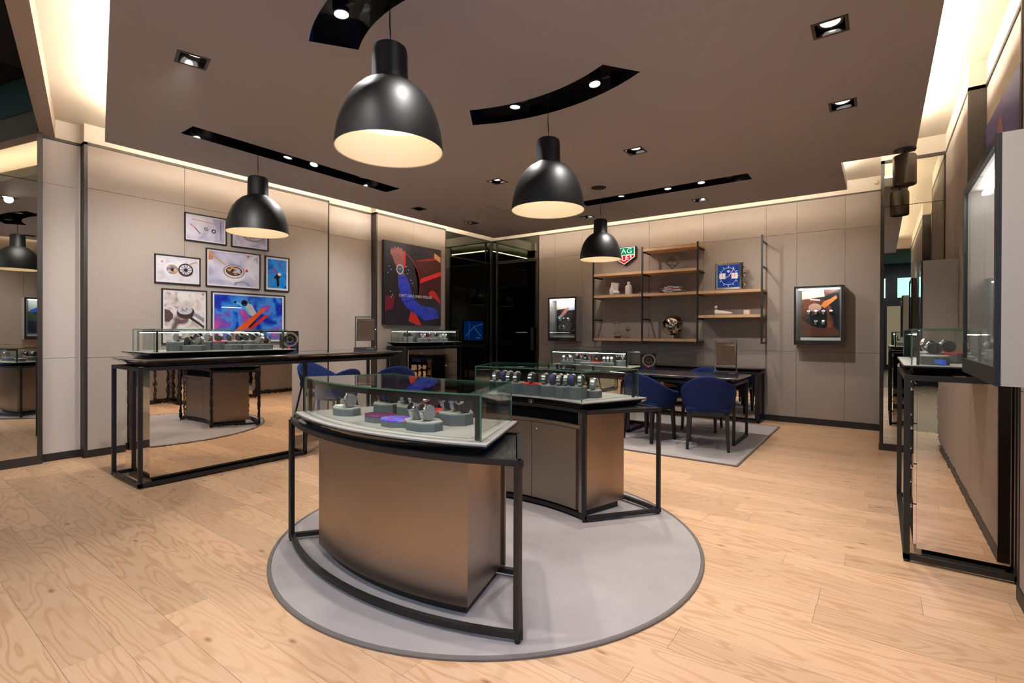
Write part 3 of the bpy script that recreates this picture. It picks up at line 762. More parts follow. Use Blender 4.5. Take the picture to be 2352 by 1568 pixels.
# ================================================================== ISLAND CASES
def island(cx_, y0, s, Wo, Wi, words, blocks, watches, key):
    """two mirrored islands: s = outward direction along y; v = 0 at the inner corners"""
    w2 = lambda u, v: (cx_ + u, y0 + s * v)
    def oarc(W, v, sag, n=16): return [w2(x, y) for x, y in chord_arc(0, W, v, sag, n)]
    t = thing('display_island', words['t'], 'display case', (cx_, y0 + s * 0.25, 0.0))
    out_c = oarc(Wo, 0.468, 0.197); in_c = oarc(Wi, 0.0, 0.09)
    B = 0.026
    so = 1 if s < 0 else -1            # left normal of an arc run in +u points +y
    z0a, z1a, z0b, z1b = 0.027, 0.053, 0.745, 0.771
    for z0, z1, nm in ((z0a, z1a, 'base_rail'), (z0b, z1b, 'top_rail')):
        mk(nm, strip(out_c, z0, z1, 0, so * B), M_BLACK, t)
        mk(nm, strip(in_c, z0, z1, 0, -so * B), M_BLACK, t)
        for e in (0, -1):
            a = Vector((*out_c[e], (z0 + z1) / 2)); b = Vector((*in_c[e], (z0 + z1) / 2))
            mk(nm, sqbar(a, b, B), M_BLACK, t)
    for e, sg in ((0, 1), (-1, -1)):
        for c, k in ((out_c, 1), (in_c, -1)):
            x, y = c[e]
            mk('leg', bx(x - (B if sg < 0 else 0), x + (B if sg > 0 else 0), y - B / 2, y + B / 2, 0.027, 0.76), M_BLACK, t)
            mk('foot', lathe([(0.0005, 0.0), (0.012, 0.0), (0.012, 0.016)], x + sg * B / 2, y, RUG, 10), M_BLACK, t)
    # smoked glass deck in the frame
    ring = lambda Wo_, vo, so_, Wi_, vi, si: oarc(Wo_, vo, so_) + oarc(Wi_, vi, si)[::-1]
    mk('deck', prism(ring(Wo - 0.03, 0.46, 0.185, Wi - 0.01, 0.02, 0.09), 0.757, 0.765), plain('deck_glass', C(70, 68, 66), 0.08, coat=0.4, noise=0.05), t)
    # cabinet
    cab = mk('cabinet', prism(ring(0.578, 0.462, 0.09, 0.452, 0.045, 0.07), 0.062, 0.745), M_BRONZE, t)
    mk('plinth', prism(ring(0.545, 0.43, 0.085, 0.43, 0.06, 0.07), RUG, 0.062), M_BLACK, t)
    ic = oarc(0.452, 0.03, 0.07, 20)
    M_IN = brushed('brushed_steel_door', C(150, 140, 130), 0.38, True)
    dz = so                                # offset of inner face towards the gap
    mk('niche_shade_strip', strip(ic[1:-1], 0.66, 0.744, -dz * 0.02, -dz * 0.008), plain('niche_shade_black', C(8, 8, 8), 0.9, spec=0.05, noise=0.1), cab)  # flat matte strip, the shade of an open niche painted black
    mk('lip', strip(ic, 0.635, 0.66, -dz * 0.02, dz * 0.012), M_STEELV, cab)
    h = len(ic) // 2
    md_ = lambda a, b, f: (a[0] + (b[0] - a[0]) * f, a[1] + (b[1] - a[1]) * f)
    for seg, nm in ((ic[1:h] + [md_(ic[h - 1], ic[h], 0.92)], 'door'), ([md_(ic[h], ic[h + 1], 0.02)] + ic[h + 1:-1], 'door')):
        d = mk(nm, strip(seg, 0.066, 0.63, -dz * 0.02, dz * 0.004), M_IN, cab)
    mk('door_gap', strip(ic[h - 1:h + 2], 0.066, 0.63, -dz * 0.021, -dz * 0.012), M_BLACKG, cab)
    kx, ky = ic[h + 1]
    mk('lock', sphere((kx, ky - s * 0.012, 0.585), 0.011, 12, 8), M_CHROME, cab, True)
    for sx in (0, -1):
        x, y = ic[sx]
        mk('stile', bx(x - 0.012, x + 0.012, y - 0.006, y + 0.006, 0.06, 0.745), M_STEELV, cab)
    # wedge and tray
    mk('tray_base', loft([[(x, y, 0.768) for x, y in ring(0.65, 0.50, 0.14, 0.44, 0.03, 0.07)],
                          [(x, y, 0.812) for x, y in ring(0.735, 0.525, 0.135, 0.50, -0.035, 0.085)],
                          [(x, y, 0.818) for x, y in ring(0.735, 0.525, 0.135, 0.50, -0.035, 0.085)]]), M_BLACKG, t)
    tr = mk('tray', prism(ring(0.73, 0.52, 0.135, 0.497, -0.03, 0.085), 0.818, 0.825), M_TRAY, t)
    mk('tray_inlay', prism(ring(0.60, 0.47, 0.09, 0.45, 0.05, 0.07), 0.825, 0.8275), plain('tray_inlay', C(158, 152, 143), 0.6, noise=0.04, nscale=300), tr)
    lx, ly = w2(0.06, 0.045)
    lk = mk('lock_plate', bx(lx - 0.022, lx + 0.022, ly - s * 0.0 - 0.004, ly + 0.004, 0.785, 0.813), M_BLACK, t)
    lk.location.y += -s * 0.055
    lk2 = mk('lock', xform(lathe([(0.0005, 0.004), (0.009, 0.004), (0.012, 0.0)], n=18), Matrix.Translation((lx, ly - s * 0.061, 0.799)) @ Matrix.Rotation(s * PI / 2, 4, 'X')), M_CHROME, t, True)
    # glass
    go = oarc(0.675, 0.49, 0.125); gi = oarc(0.475, -0.005, 0.08)
    Tg = 0.006; zb, zt = 0.825, 1.034
    for c, sg in ((go, so), (gi, -so)):
        mk('glass_pane', strip(c, zb, zt - Tg, 0, sg * Tg), M_GLASS, t, True)
    for e in (0, -1):
        a = go[e]; b = gi[e]
        mk('glass_pane', strip([a, b], zb, zt - Tg, -Tg / 2, Tg / 2), M_GLASS, t)
    top = mk('glass_top', prism(go + gi[::-1], zt - Tg, zt), M_GLASS, t)
    E_ = 0.0075
    for c, sg in ((go, so), (gi, -so)):
        mk('glass_edge', strip(c, zt - E_, zt + 0.0005, -sg * 0.0012, sg * 0.0012), M_GEDGE, top)
    for e in (0, -1):
        mk('glass_edge', strip([go[e], gi[e]], zt - E_, zt + 0.0005, -0.0012, 0.0012), M_GEDGE, top)
        for c in (go, gi):
            x, y = c[e]
            mk('glass_edge', bx(x - 0.003, x + 0.003, y - 0.003, y + 0.003, zb, zt - E_), M_GEDGE, top)
    # black light bar under the top edge, with its posts
    lb = oarc(0.645, 0.475, 0.12)
    bar = mk('light_bar', strip(lb, zt - 0.032, zt - 0.008, 0, so * 0.012), M_BLACK, t)
    mk('lip', strip(lb, zt - 0.038, zt - 0.008, -so * 0.003, 0), M_BLACK, bar)
    for e in (0, -1):
        x, y = lb[e]
        mk('post', bx(x - 0.011, x + 0.011, y - 0.006, y + 0.006, zb, zt - 0.008), M_BLACK, bar)
    mk('led', strip(lb[1:-1], zt - 0.0325, zt - 0.0321, so * 0.002, so * 0.010), emitter('island_led', COOL, CASE * 0.8), bar)
    zt_ = 0.8275
    for n_, (u, v, hh, lab, top_, w_, d_) in enumerate(blocks):
        x, y = w2(u, v)
        block(x, y, zt_, hh, lab, 'display blocks in the ' + key, w_ * 1.08, d_ * 1.08, 0, top_)
    for n_, (st, u, v, hh, rz, lab) in enumerate(watches):
        x, y = w2(u, v)
        put_watch(st, x, y, zt_ + hh, (0.25 - rz) if s < 0 else PI + rz, lab, 'watches in the ' + key, 1.2)
    return t

isl1_blocks = [(-0.40, 0.40, 0.045, 'low grey octagonal block at the left end of the front island case', None, 0.17, 0.12),
    (-0.26, 0.22, 0.062, 'grey block with three strapped watches in the front island case', None, 0.15, 0.14),
    (-0.08, 0.20, 0.062, 'grey block left of the red one in the front island case', None, 0.16, 0.14),
    (0.10, 0.22, 0.052, 'red-topped display block in the front island case', M_RED, 0.16, 0.14),
    (-0.08, 0.42, 0.036, 'low block with dark purple printed top in the front island case', M_PR1, 0.17, 0.13),
    (0.09, 0.45, 0.036, 'low block with blue and red printed top in the front island case', M_PR2, 0.17, 0.13),
    (0.27, 0.44, 0.045, 'low grey octagonal block with two watches at the front right of the front island', None, 0.19, 0.13),
    (0.29, 0.23, 0.062, 'grey raised block at the right rear of the front island case', None, 0.17, 0.15)]
isl1_w = [('lk', -0.36, 0.41, 0.045, 0.35, 'alone on the left end block of the front island'),
    ('bw', -0.31, 0.21, 0.062, 0.3, 'leftmost of the three strapped watches in the front island'),
    ('uu', -0.26, 0.215, 0.062, 0.3, 'middle of the three strapped watches in the front island'),
    ('kk', -0.21, 0.22, 0.062, 0.3, 'rightmost of the three strapped watches in the front island'),
    ('su', -0.115, 0.20, 0.062, 0.3, 'left on the block beside the red one in the front island'),
    ('sr', -0.05, 0.20, 0.062, 0.3, 'on the block just left of the red one in the front island'),
    ('bw', 0.10, 0.22, 0.052, 0.3, 'standing on the red block of the front island'),
    ('lk', 0.235, 0.45, 0.045, 0.35, 'left of two, front right of the front island'),
    ('lk', 0.305, 0.445, 0.045, 0.35, 'right of two, front right of the front island'),
    ('sk', 0.23, 0.23, 0.062, 0.3, 'left on the right rear block of the front island'),
    ('su', 0.295, 0.225, 0.062, 0.3, 'middle of the right rear block of the front island'),
    ('kk', 0.355, 0.235, 0.062, 0.3, 'at the right rear corner of the front island')]
i1 = island(-2.067, 2.16, -1, 0.872, 0.534, {'t': 'curved bronze display island with glass case, front of the round rug'}, isl1_blocks, isl1_w, 'front island')
card = tag(mk('info_card', bx(-2.067 - 0.475, -2.067 - 0.415, 2.16 - 0.43, 2.16 - 0.39, 0.8735, 0.8785), plain('card_white', C(235, 235, 228), 0.5, noise=0.02), None), 'small white card lying beside the watch at the left of the front island case', 'card')
for k_ in range(4):
    pass
isl2_blocks = [(-0.36, 0.17, 0.085, 'dark block at the far left of the rear island case', None, 0.17, 0.13), (-0.20, 0.16, 0.085, 'dark block second from left in the rear island case', None, 0.15, 0.13),
    (-0.04, 0.16, 0.085, 'red-topped block in the rear island case', M_RED, 0.16, 0.13), (0.12, 0.155, 0.085, 'dark block right of the red one in the rear island case', None, 0.15, 0.13),
    (0.245, 0.15, 0.085, 'dark block near the right end of the rear island case', None, 0.13, 0.13), (0.355, 0.15, 0.09, 'dark block at the right end of the rear island case', None, 0.12, 0.13), (0.42, 0.28, 0.055, 'lower grey block by the right glass of the rear island case', None, 0.10, 0.12)]
isl2_w = [('sk', -0.375, 0.13, 0.085, 0.25, 'first from left in the rear island case'), ('uu', -0.31, 0.15, 0.085, 0.25, 'second from left in the rear island case'), ('su', -0.24, 0.13, 0.085, 0.25, 'third from left in the rear island case'),
    ('sk', -0.17, 0.13, 0.085, 0.25, 'fourth from left in the rear island case'), ('sr', -0.04, 0.14, 0.085, 0.25, 'standing on the red block of the rear island case'), ('sk', 0.09, 0.13, 0.085, 0.25, 'just right of the red block in the rear island'),
    ('uu', 0.155, 0.14, 0.085, 0.25, 'second right of the red block in the rear island'), ('sk', 0.225, 0.12, 0.085, 0.25, 'third right of the red block in the rear island'), ('sr', 0.265, 0.15, 0.085, 0.25, 'close behind its neighbour near the right of the rear island'),
    ('uu', 0.33, 0.12, 0.09, 0.25, 'second from the right end of the rear island'), ('sk', 0.395, 0.125, 0.09, 0.25, 'on the last tall block of the rear island'), ('lk', 0.42, 0.27, 0.055, 0.25, 'by the right glass of the rear island')]
i2 = island(-2.112, 3.042, 1, 0.853, 0.507, {'t': 'curved bronze display island with cupboard doors, rear of the round rug'}, isl2_blocks, isl2_w, 'rear island')

# ================================================================== STRAIGHT CASES
def glass_box(t, x0, x1, y0, y1, zb, zt, led_side, led_w):
    """glass hood; led_side: +x,-x,+y,-y face that carries the black light frame"""
    T = 0.006
    mk('glass_pane', bx(x0, x0 + T, y0, y1, zb, zt - T), M_GLASS, t); mk('glass_pane', bx(x1 - T, x1, y0, y1, zb, zt - T), M_GLASS, t)
    mk('glass_pane', bx(x0 + T, x1 - T, y0, y0 + T, zb, zt - T), M_GLASS, t); mk('glass_pane', bx(x0 + T, x1 - T, y1 - T, y1, zb, zt - T), M_GLASS, t)
    top = mk('glass_top', bx(x0, x1, y0, y1, zt - T, zt), M_GLASS, t)
    e = 0.0015
    for a in ((x0 - e, x1 + e, y0 - e, y0 + e), (x0 - e, x1 + e, y1 - e, y1 + e), (x0 - e, x0 + e, y0 - e, y1 + e), (x1 - e, x1 + e, y0 - e, y1 + e)):
        mk('glass_edge', bx(*a, zt - T - 0.001, zt + 0.0005), M_GEDGE, top)
    for x in (x0, x1):
        for y in (y0, y1):
            mk('glass_edge', bx(x - 0.003, x + 0.003, y - 0.003, y + 0.003, zb, zt - T), M_GEDGE, top)
    i, w = 0.03, 0.014
    if led_side in ('+x', '-x'):
        X = x1 - i if led_side == '+x' else x0 + i
        bar = mk('light_bar', bx(X - w / 2, X + w / 2, y0 + i, y1 - i, zt - 0.03, zt - 0.014), M_BLACK, t)
        for y in (y0 + i, y1 - i): mk('post', bx(X - w / 2, X + w / 2, y - w / 2, y + w / 2, zb, zt - 0.014), M_BLACK, bar)
        mk('led', bx(X - w / 2 + .002, X + w / 2 - .002, y0 + i + .02, y1 - i - .02, zt - 0.036, zt - 0.0305), M_LED, bar)
    else:
        Y = y1 - i if led_side == '+y' else y0 + i
        bar = mk('light_bar', bx(x0 + i, x1 - i, Y - w / 2, Y + w / 2, zt - 0.03, zt - 0.014), M_BLACK, t)
        for x in (x0 + i, x1 - i): mk('post', bx(x - w / 2, x + w / 2, Y - w / 2, Y + w / 2, zb, zt - 0.014), M_BLACK, bar)
        mk('led', bx(x0 + i + .02, x1 - i - .02, Y - w / 2 + .002, Y + w / 2 - .002, zt - 0.036, zt - 0.0305), M_LED, bar)

def hood(name, label, x0, x1, y0, y1, z0, zt, ov, face, led, group=None):
    """tray with wedge base and glass hood standing on a counter"""
    t = thing(name, label, 'display case', ((x0 + x1) / 2, (y0 + y1) / 2, z0), 0, group)
    zt0 = z0 + 0.048
    r = lambda d: [(x0 - d, y0 - d), (x1 + d, y0 - d), (x1 + d, y1 + d), (x0 - d, y1 + d)]
    mk('tray_base', loft([[(x, y, z0) for x, y in r(-0.01)], [(x, y, zt0 - 0.008) for x, y in r(ov)], [(x, y, zt0) for x, y in r(ov)]]), M_BLACKG, t)
    tr = mk('tray', prism(r(ov - 0.004), zt0, zt0 + 0.004), M_TRAY, t)
    glass_box(t, x0, x1, y0, y1, zt0 + 0.004, zt, led, 0)
    return t, zt0 + 0.004

def frame_box(t, x0, x1, y0, y1, z0, z1, B=0.03, bottom=True):
    for x in (x0, x1 - B):
        for y in (y0, y1 - B):
            mk('leg', bx(x, x + B, y, y + B, z0, z1 - B), M_BLACK, t)
    levels = [z1 - B] + ([z0] if bottom else [])
    for z in levels:
        nm = 'top_rail' if z > 0.3 else 'base_rail'
        for y in (y0, y1 - B): mk(nm, bx(x0 + B, x1 - B, y, y + B, z, z + B), M_BLACK, t)
        for x in (x0, x1 - B): mk(nm, bx(x, x + B, y0, y1, z, z + B), M_BLACK, t)

def slab_top(t, x0, x1, y0, y1, z0, z1, r=0.06):
    a = rrect(x0 + 0.05, x1 - 0.05, y0 + 0.05, y1 - 0.05, r); b = rrect(x0, x1, y0, y1, r); c = rrect(x0 + 0.008, x1 - 0.008, y0 + 0.008, y1 - 0.008, r)
    h = z1 - z0
    mk('tabletop', loft([[(x, y, z0) for x, y in a], [(x, y, z0 + h * 0.62) for x, y in b], [(x, y, z0 + h * 0.8) for x, y in b], [(x, y, z1) for x, y in c]]), M_SLAB, t, True)
    mk('neck', prism(rrect(x0 + 0.09, x1 - 0.09, y0 + 0.09, y1 - 0.09, 0.03), z0 - 0.03, z0 + 0.001), M_BLACKG, t)

def row_of(case, key, cols, face, zt, specs, axis, base, depth0, group):
    pass

# --- left counter
cnt = thing('display_counter', 'long dark counter with mirrored base along the left wall', 'counter', (-5.2, 2.9, 0))
frame_box(cnt, -5.555, -4.885, 1.50, 2.997, 0.012, 1.0)
for x in (-5.555, -4.915):
    mk('leg', bx(x, x + 0.03, 4.27, 4.30, 0.0, 0.97), M_BLACK, cnt)
    mk('top_rail', bx(x, x + 0.03, 2.997, 4.30, 0.97, 1.0), M_BLACK, cnt)
mk('top_rail', bx(-5.525, -4.915, 4.27, 4.30, 0.97, 1.0), M_BLACK, cnt)
mk('base_rail', bx(-5.525, -4.915, 4.27, 4.30, 0.012, 0.042), M_BLACK, cnt)
mk('mirrored_cabinet', bx(-5.50, -4.925, 1.59, 2.85, 0.075, 0.968), M_MIRROR, cnt)
mk('plinth', bx(-5.48, -4.945, 1.61, 2.83, 0.0, 0.074), M_BLACKG, cnt)
slab_top(cnt, -5.60, -4.87, 1.50, 4.335, 1.025, 1.066)

def straight_layout(kind, x0, x1, y0, y1, z, where, key, flip=False):
    """blocks and watches inside a straight hood. kind 'x': long side along y, customers at +x; 'y-': long side along x, customers at -y"""
    bl, wt = LAYOUT[key]
    for (u, v, h, lab, top, w_, d_) in bl:
        if kind == '+x': x, y, rz = x1 - v, y0 + u, PI / 2
        elif kind == '-x': x, y, rz = x0 + v, y1 - u, -PI / 2
        else: x, y, rz = x0 + u, y0 + v, 0.0
        block(x, y, z, h, lab + ' ' + where, 'display blocks ' + where, w_, d_, rz, top)
    for (st, u, v, h, lab) in wt:
        if kind == '+x': x, y, rz = x1 - v, y0 + u, PI / 2 + 0.35
        elif kind == '-x': x, y, rz = x0 + v, y1 - u, -PI / 2
        else: x, y, rz = x0 + u, y0 + v, 0.3
        put_watch(st, x, y, z + h, rz + random.uniform(-0.15, 0.15), lab + ' ' + where, 'watches ' + where, 1.15)

LAYOUT = {}
LAYOUT['LC'] = ([(0.27, 0.26, 0.085, 'tall grey block at the near left end', None, 0.16, 0.15), (0.36, 0.14, 0.055, 'low grey block with two watches at the near left', None, 0.20, 0.12), (0.50, 0.27, 0.085, 'tall grey block left of the red one', None, 0.16, 0.15),
    (0.63, 0.25, 0.085, 'red-topped block', M_RED, 0.13, 0.14), (0.70, 0.12, 0.055, 'low empty grey block right of the red one', None, 0.16, 0.12), (0.80, 0.28, 0.085, 'tall grey block behind the empty low ones', None, 0.17, 0.15), (0.86, 0.12, 0.055, 'second low empty grey block', None, 0.14, 0.12),
    (0.97, 0.29, 0.085, 'tall grey block at the far right rear', None, 0.16, 0.15), (1.02, 0.13, 0.055, 'low grey block with two watches at the far right', None, 0.17, 0.12)],
   [('sw', 0.27, 0.26, 0.085, 'alone on the near left tall block'), ('sk', 0.32, 0.14, 0.055, 'left of two on the near low block'), ('sw', 0.41, 0.14, 0.055, 'right of two on the near low block'), ('kk', 0.45, 0.28, 0.085, 'left on the tall block beside the red one'), ('sw', 0.54, 0.27, 0.085, 'right on the block beside the red one'),
    ('bw', 0.63, 0.25, 0.085, 'on the red block'), ('su', 0.75, 0.28, 0.085, 'first right of the red block'), ('kk', 0.84, 0.28, 0.085, 'second right of the red block'), ('sk', 0.92, 0.29, 0.085, 'third right of the red block'), ('sk', 0.995, 0.29, 0.085, 'fourth right of the red block'),
    ('sw', 0.98, 0.13, 0.055, 'left of two on the far low block'), ('su', 1.055, 0.13, 0.055, 'right of two on the far low block'), ('sw', 1.06, 0.29, 0.085, 'at the far right rear corner')])
LAYOUT['LB'] = ([(0.22, 0.24, 0.085, 'tall pale block at the left end', None, 0.20, 0.14), (0.42, 0.12, 0.06, 'low block with two watches', None, 0.20, 0.12), (0.52, 0.26, 0.085, 'tall block left of the red one', None, 0.16, 0.14), (0.68, 0.24, 0.08, 'red-topped block', M_RED, 0.16, 0.14), (0.70, 0.12, 0.055, 'low empty block before the red one', None, 0.18, 0.12), (0.86, 0.24, 0.08, 'tall block right of the red one', None, 0.18, 0.14), (0.92, 0.12, 0.06, 'low block at the right end', None, 0.20, 0.12)],
   [('sk', 0.18, 0.24, 0.085, 'first on the left tall block'), ('sk', 0.28, 0.24, 0.085, 'second on the left tall block'), ('su', 0.38, 0.12, 0.06, 'left of two on the low block'), ('sw', 0.46, 0.12, 0.06, 'right of two on the low block'), ('su', 0.52, 0.26, 0.085, 'just left of the red block'), ('bw', 0.68, 0.24, 0.08, 'on the red block'), ('sw', 0.82, 0.24, 0.08, 'just right of the red block'), ('sk', 0.90, 0.24, 0.08, 'second right of the red block'), ('sw', 0.89, 0.12, 0.06, 'left of two at the right end'), ('sw', 0.97, 0.12, 0.06, 'right of two at the right end')])
LAYOUT['DC'] = ([(0.24, 0.13, 0.05, 'low octagonal block at the left end', None, 0.20, 0.13), (0.36, 0.25, 0.075, 'tall block second from left', None, 0.16, 0.13), (0.50, 0.25, 0.06, 'tall block left of the red one', None, 0.17, 0.13), (0.55, 0.12, 0.04, 'low empty block left of centre', None, 0.17, 0.12), (0.67, 0.24, 0.055, 'red-topped block', M_RED, 0.17, 0.14), (0.72, 0.12, 0.04, 'low empty block right of centre', None, 0.17, 0.12), (0.89, 0.12, 0.05, 'low octagonal block near the right', None, 0.19, 0.13), (1.04, 0.22, 0.08, 'tall block at the right end', None, 0.15, 0.14)],
   [('sw', 0.18, 0.13, 0.05, 'first on the left block'), ('sw', 0.22, 0.22, 0.06, 'behind the first one'), ('sk', 0.25, 0.13, 0.05, 'second on the left block'), ('sw', 0.30, 0.13, 0.05, 'third on the left block'), ('bw', 0.34, 0.25, 0.075, 'on the second block, left'), ('sr', 0.41, 0.25, 0.075, 'on the second block, right'), ('sk', 0.48, 0.25, 0.06, 'second left of the red block'), ('sr', 0.55, 0.25, 0.06, 'just left of the red block'), ('sk', 0.67, 0.24, 0.055, 'on the red block'),
    ('sw', 0.84, 0.12, 0.05, 'first on the right octagonal block'), ('sk', 0.86, 0.22, 0.06, 'behind the right octagonal block'), ('sw', 0.90, 0.12, 0.05, 'second on the right octagonal block'), ('sw', 0.95, 0.12, 0.05, 'third on the right octagonal block'), ('kk', 1.00, 0.22, 0.08, 'left on the last block'), ('sk', 1.07, 0.22, 0.08, 'right on the last block')])
LAYOUT['RC'] = ([(1.12, 0.11, 0.055, 'low grey block at the near end', None, 0.20, 0.13), (0.95, 0.10, 0.07, 'grey block behind the near one', None, 0.16, 0.12), (0.85, 0.20, 0.065, 'red-topped block', M_RED, 0.16, 0.13), (0.60, 0.12, 0.06, 'grey block at the far end', None, 0.2, 0.12)],
   [('sk', 1.12, 0.11, 0.055, 'nearest the camera'), ('sr', 0.97, 0.095, 0.07, 'just behind the nearest one'), ('sk', 0.88, 0.19, 0.065, 'left on the red block'), ('su', 0.82, 0.2, 0.065, 'right on the red block'), ('sw', 0.60, 0.12, 0.06, 'at the far end')])

h1, z1 = hood('glass_showcase', 'long glass watch case standing on the left counter', -5.55, -5.04, 1.66, 2.86, 1.0665, 1.321, 0.07, '+x', '-x')
fb_ = mk('front_bar', bx(-5.077, -5.063, 1.69, 2.83, 1.295, 1.307), M_BLACK, h1)
for y_ in (1.69, 2.83): mk('front_post', bx(-5.077, -5.063, y_ - 0.007, y_ + 0.007, z1, 1.2955), M_BLACK, h1)
straight_layout('+x', -5.55, -5.04, 1.66, 2.86, z1, 'in the left counter case', 'LC')

# --- standing case under the poster (left wall, far)
lb = thing('standing_showcase', 'standing black framed glass case with mirrored drawers below the steering wheel poster', 'display case', (-6.27, 6.03, 0))
frame_box(lb, -6.50, -6.03, 5.39, 6.69, 0.012, 1.075)
cabm = mk('drawer_cabinet', bx(-6.49, -6.07, 5.46, 6.61, 0.07, 1.03), M_BLACK, lb)
for i in range(2):
    for j in range(4):
        ya = 5.465 + i * 0.5725; za = 0.08 + j * 0.236
        dr = mk('drawer', bx(-6.075, -6.055, ya, ya + 0.566, za, za + 0.230), M_MIRROR, cabm)
        mk('knob', sphere((-6.045, ya + 0.283, za + 0.19), 0.012, 10, 7), M_CHROME, dr, True) if False else None
        k_ = mk('knob', sphere((-6.045, ya + 0.283, za + 0.17), 0.012, 10, 7), M_CHROME, cabm, True)
rr_ = lambda d: [(-6.46 - d, 5.46 - d), (-6.08 + d, 5.46 - d), (-6.08 + d, 6.66 + d), (-6.46 - d, 6.66 + d)]
mk('tray_base', loft([[(x, y, 1.076) for x, y in rr_(-0.03)], [(x, y, 1.125) for x, y in rr_(0.05)], [(x, y, 1.133) for x, y in rr_(0.05)]]), M_BLACKG, lb)
mk('tray', prism(rr_(0.045), 1.133, 1.137), M_TRAY, lb)
mk('lock', sphere((-6.04, 6.24, 1.105), 0.014, 12, 8), M_CHROME, lb, True)
glass_box(lb, -6.46, -6.08, 5.46, 6.66, 1.137, 1.34, '+x', 0)
straight_layout('+x', -6.46, -6.08, 5.46, 6.66, 1.137, 'in the case below the poster', 'LB')

# --- standing case at the right wall
rc = thing('standing_showcase', 'standing black framed glass case with mirrored sides at the right edge', 'display case', (0.35, 4.3, 0))
frame_box(rc, 0.113, 0.60, 3.64, 5.03, 0.016, 1.065)
for x in (0.128, 0.585):
    for y in (3.655, 5.015): mk('foot', lathe([(0.0005, 0), (0.013, 0), (0.013, 0.017)], x, y, 0, 12), M_BLACK, rc)
cb = mk('mirrored_cabinet', bx(0.175, 0.575, 3.70, 4.97, 0.07, 1.03), M_MIRROR, rc)
mk('plinth', bx(0.20, 0.55, 3.73, 4.94, 0.0, 0.069), M_BLACKG, rc)
for j in range(4):
    za = 0.09 + j * 0.232
    for i in range(2):
        ya = 3.71 + i * 0.63
        dr = mk('drawer', bx(0.160, 0.1745, ya, ya + 0.622, za, za + 0.226), M_MIRROR, rc)
        mk('knob', sphere((0.150, ya + 0.10, za + 0.19), 0.012, 10, 7), M_CHROME, dr, True)
rr_ = lambda d: [(0.15 - d, 3.73 - d), (0.455 + d, 3.73 - d), (0.455 + d, 4.98 + d), (0.15 - d, 4.98 + d)]
mk('tray_base', loft([[(x, y, 1.066) for x, y in rr_(-0.02)], [(x, y, 1.108) for x, y in rr_(0.04)], [(x, y, 1.116) for x, y in rr_(0.04)]]), M_BLACKG, rc)
mk('tray', prism(rr_(0.036), 1.116, 1.12), M_TRAY, rc)
mk('lock', sphere((0.108, 4.3, 1.09), 0.013, 12, 8), M_CHROME, rc, True)
glass_box(rc, 0.15, 0.455, 3.73, 4.98, 1.12, 1.33, '-x', 0)
straight_layout('-x', 0.15, 0.455, 3.73, 4.98, 1.12, 'in the right-hand case', 'RC')

# --- meeting desk with case, console behind it
dk = thing('meeting_desk', 'long dark desk with mirrored base on the rectangular rug', 'desk', (-2.7, 6.48, 0))
frame_box(dk, -4.10, -2.613, 6.125, 6.836, 0.012, 0.723)
for y in (6.125, 6.806):
    mk('leg', bx(-1.36, -1.33, y, y + 0.03, 0.012, 0.693), M_BLACK, dk)
    mk('top_rail', bx(-2.613, -1.33, y, y + 0.03, 0.693, 0.723), M_BLACK, dk)
mk('base_rail', bx(-1.36, -1.33, 6.155, 6.806, 0.012, 0.042), M_BLACK, dk)
mk('top_rail', bx(-1.36, -1.33, 6.155, 6.806, 0.693, 0.723), M_BLACK, dk)
mk('mirrored_cabinet', bx(-4.0, -2.79, 6.17, 6.79, 0.075, 0.69), M_MIRROR, dk)
mk('plinth', bx(-3.98, -2.81, 6.19, 6.77, RUG, 0.074), M_BLACKG, dk)
slab_top(dk, -4.14, -1.29, 6.10, 6.86, 0.745, 0.785)
h2, z2 = hood('glass_showcase', 'long glass watch case standing on the meeting desk', -3.96, -2.72, 6.33, 6.75, 0.7855, 1.05, 0.06, '-y', '-y')
straight_layout('y-', -3.96, -2.72, 6.33, 6.75, z2, 'in the desk case', 'DC')

cs = thing('console_table', 'low console with mirrored drawers against the back wall', 'console', (-2.7, 8.1, 0))
frame_box(cs, -4.12, -1.392, 7.90, 8.30, 0.012, 0.739)
cc = mk('drawer_cabinet', bx(-4.06, -1.45, 7.945, 8.27, 0.06, 0.70), M_BLACK, cs)
for i in range(4):
    xa = -4.055 + i * 0.6525
    for j in range(2):
        dr = mk('drawer', bx(xa, xa + 0.645, 7.925, 7.944, 0.07 + j * 0.315, 0.378 + j * 0.315), M_MIRROR, cc)
        mk('knob', sphere((xa + 0.32, 7.915, 0.33 + j * 0.315), 0.011, 10, 7), M_CHROME, cc, True)
slab_top(cs, -4.16, -1.36, 7.87, 8.32, 0.765, 0.80)

# ================================================================== RUGS
rg = thing('round_rug', 'round grey woven rug under the two islands', 'rug', (-2.06, 2.57, 0))
mk('pile', lathe([(0.0005, 0.011), (1.30, 0.011), (1.305, 0.0)], -2.06, 2.57, 0.0005, 96), M_RUG, rg)
mk('binding', lathe([(1.296, 0.011), (1.300, 0.0145), (1.312, 0.0145), (1.318, 0.009), (1.318, 0.0)], -2.06, 2.57, 0.0005, 96), M_RUGB, rg, True)
rg2 = thing('rectangular_rug', 'rectangular grey woven rug under the meeting desk', 'rug', (-2.7, 6.5, 0))
mk('pile', bx(-4.5, -1.125, 5.235, 7.785, 0.0005, 0.011), M_RUG, rg2)
fr = [(-4.51, 5.22), (-1.11, 5.22), (-1.11, 7.80), (-4.51, 7.80)]; fi = [(-4.49, 5.24), (-1.13, 5.24), (-1.13, 7.78), (-4.49, 7.78)]
mk('binding', loft([[(x, y, 0.0005) for x, y in fr], [(x, y, 0.0135) for x, y in fr], [(x, y, 0.0135) for x, y in fi]], False, False), M_RUGB, rg2)

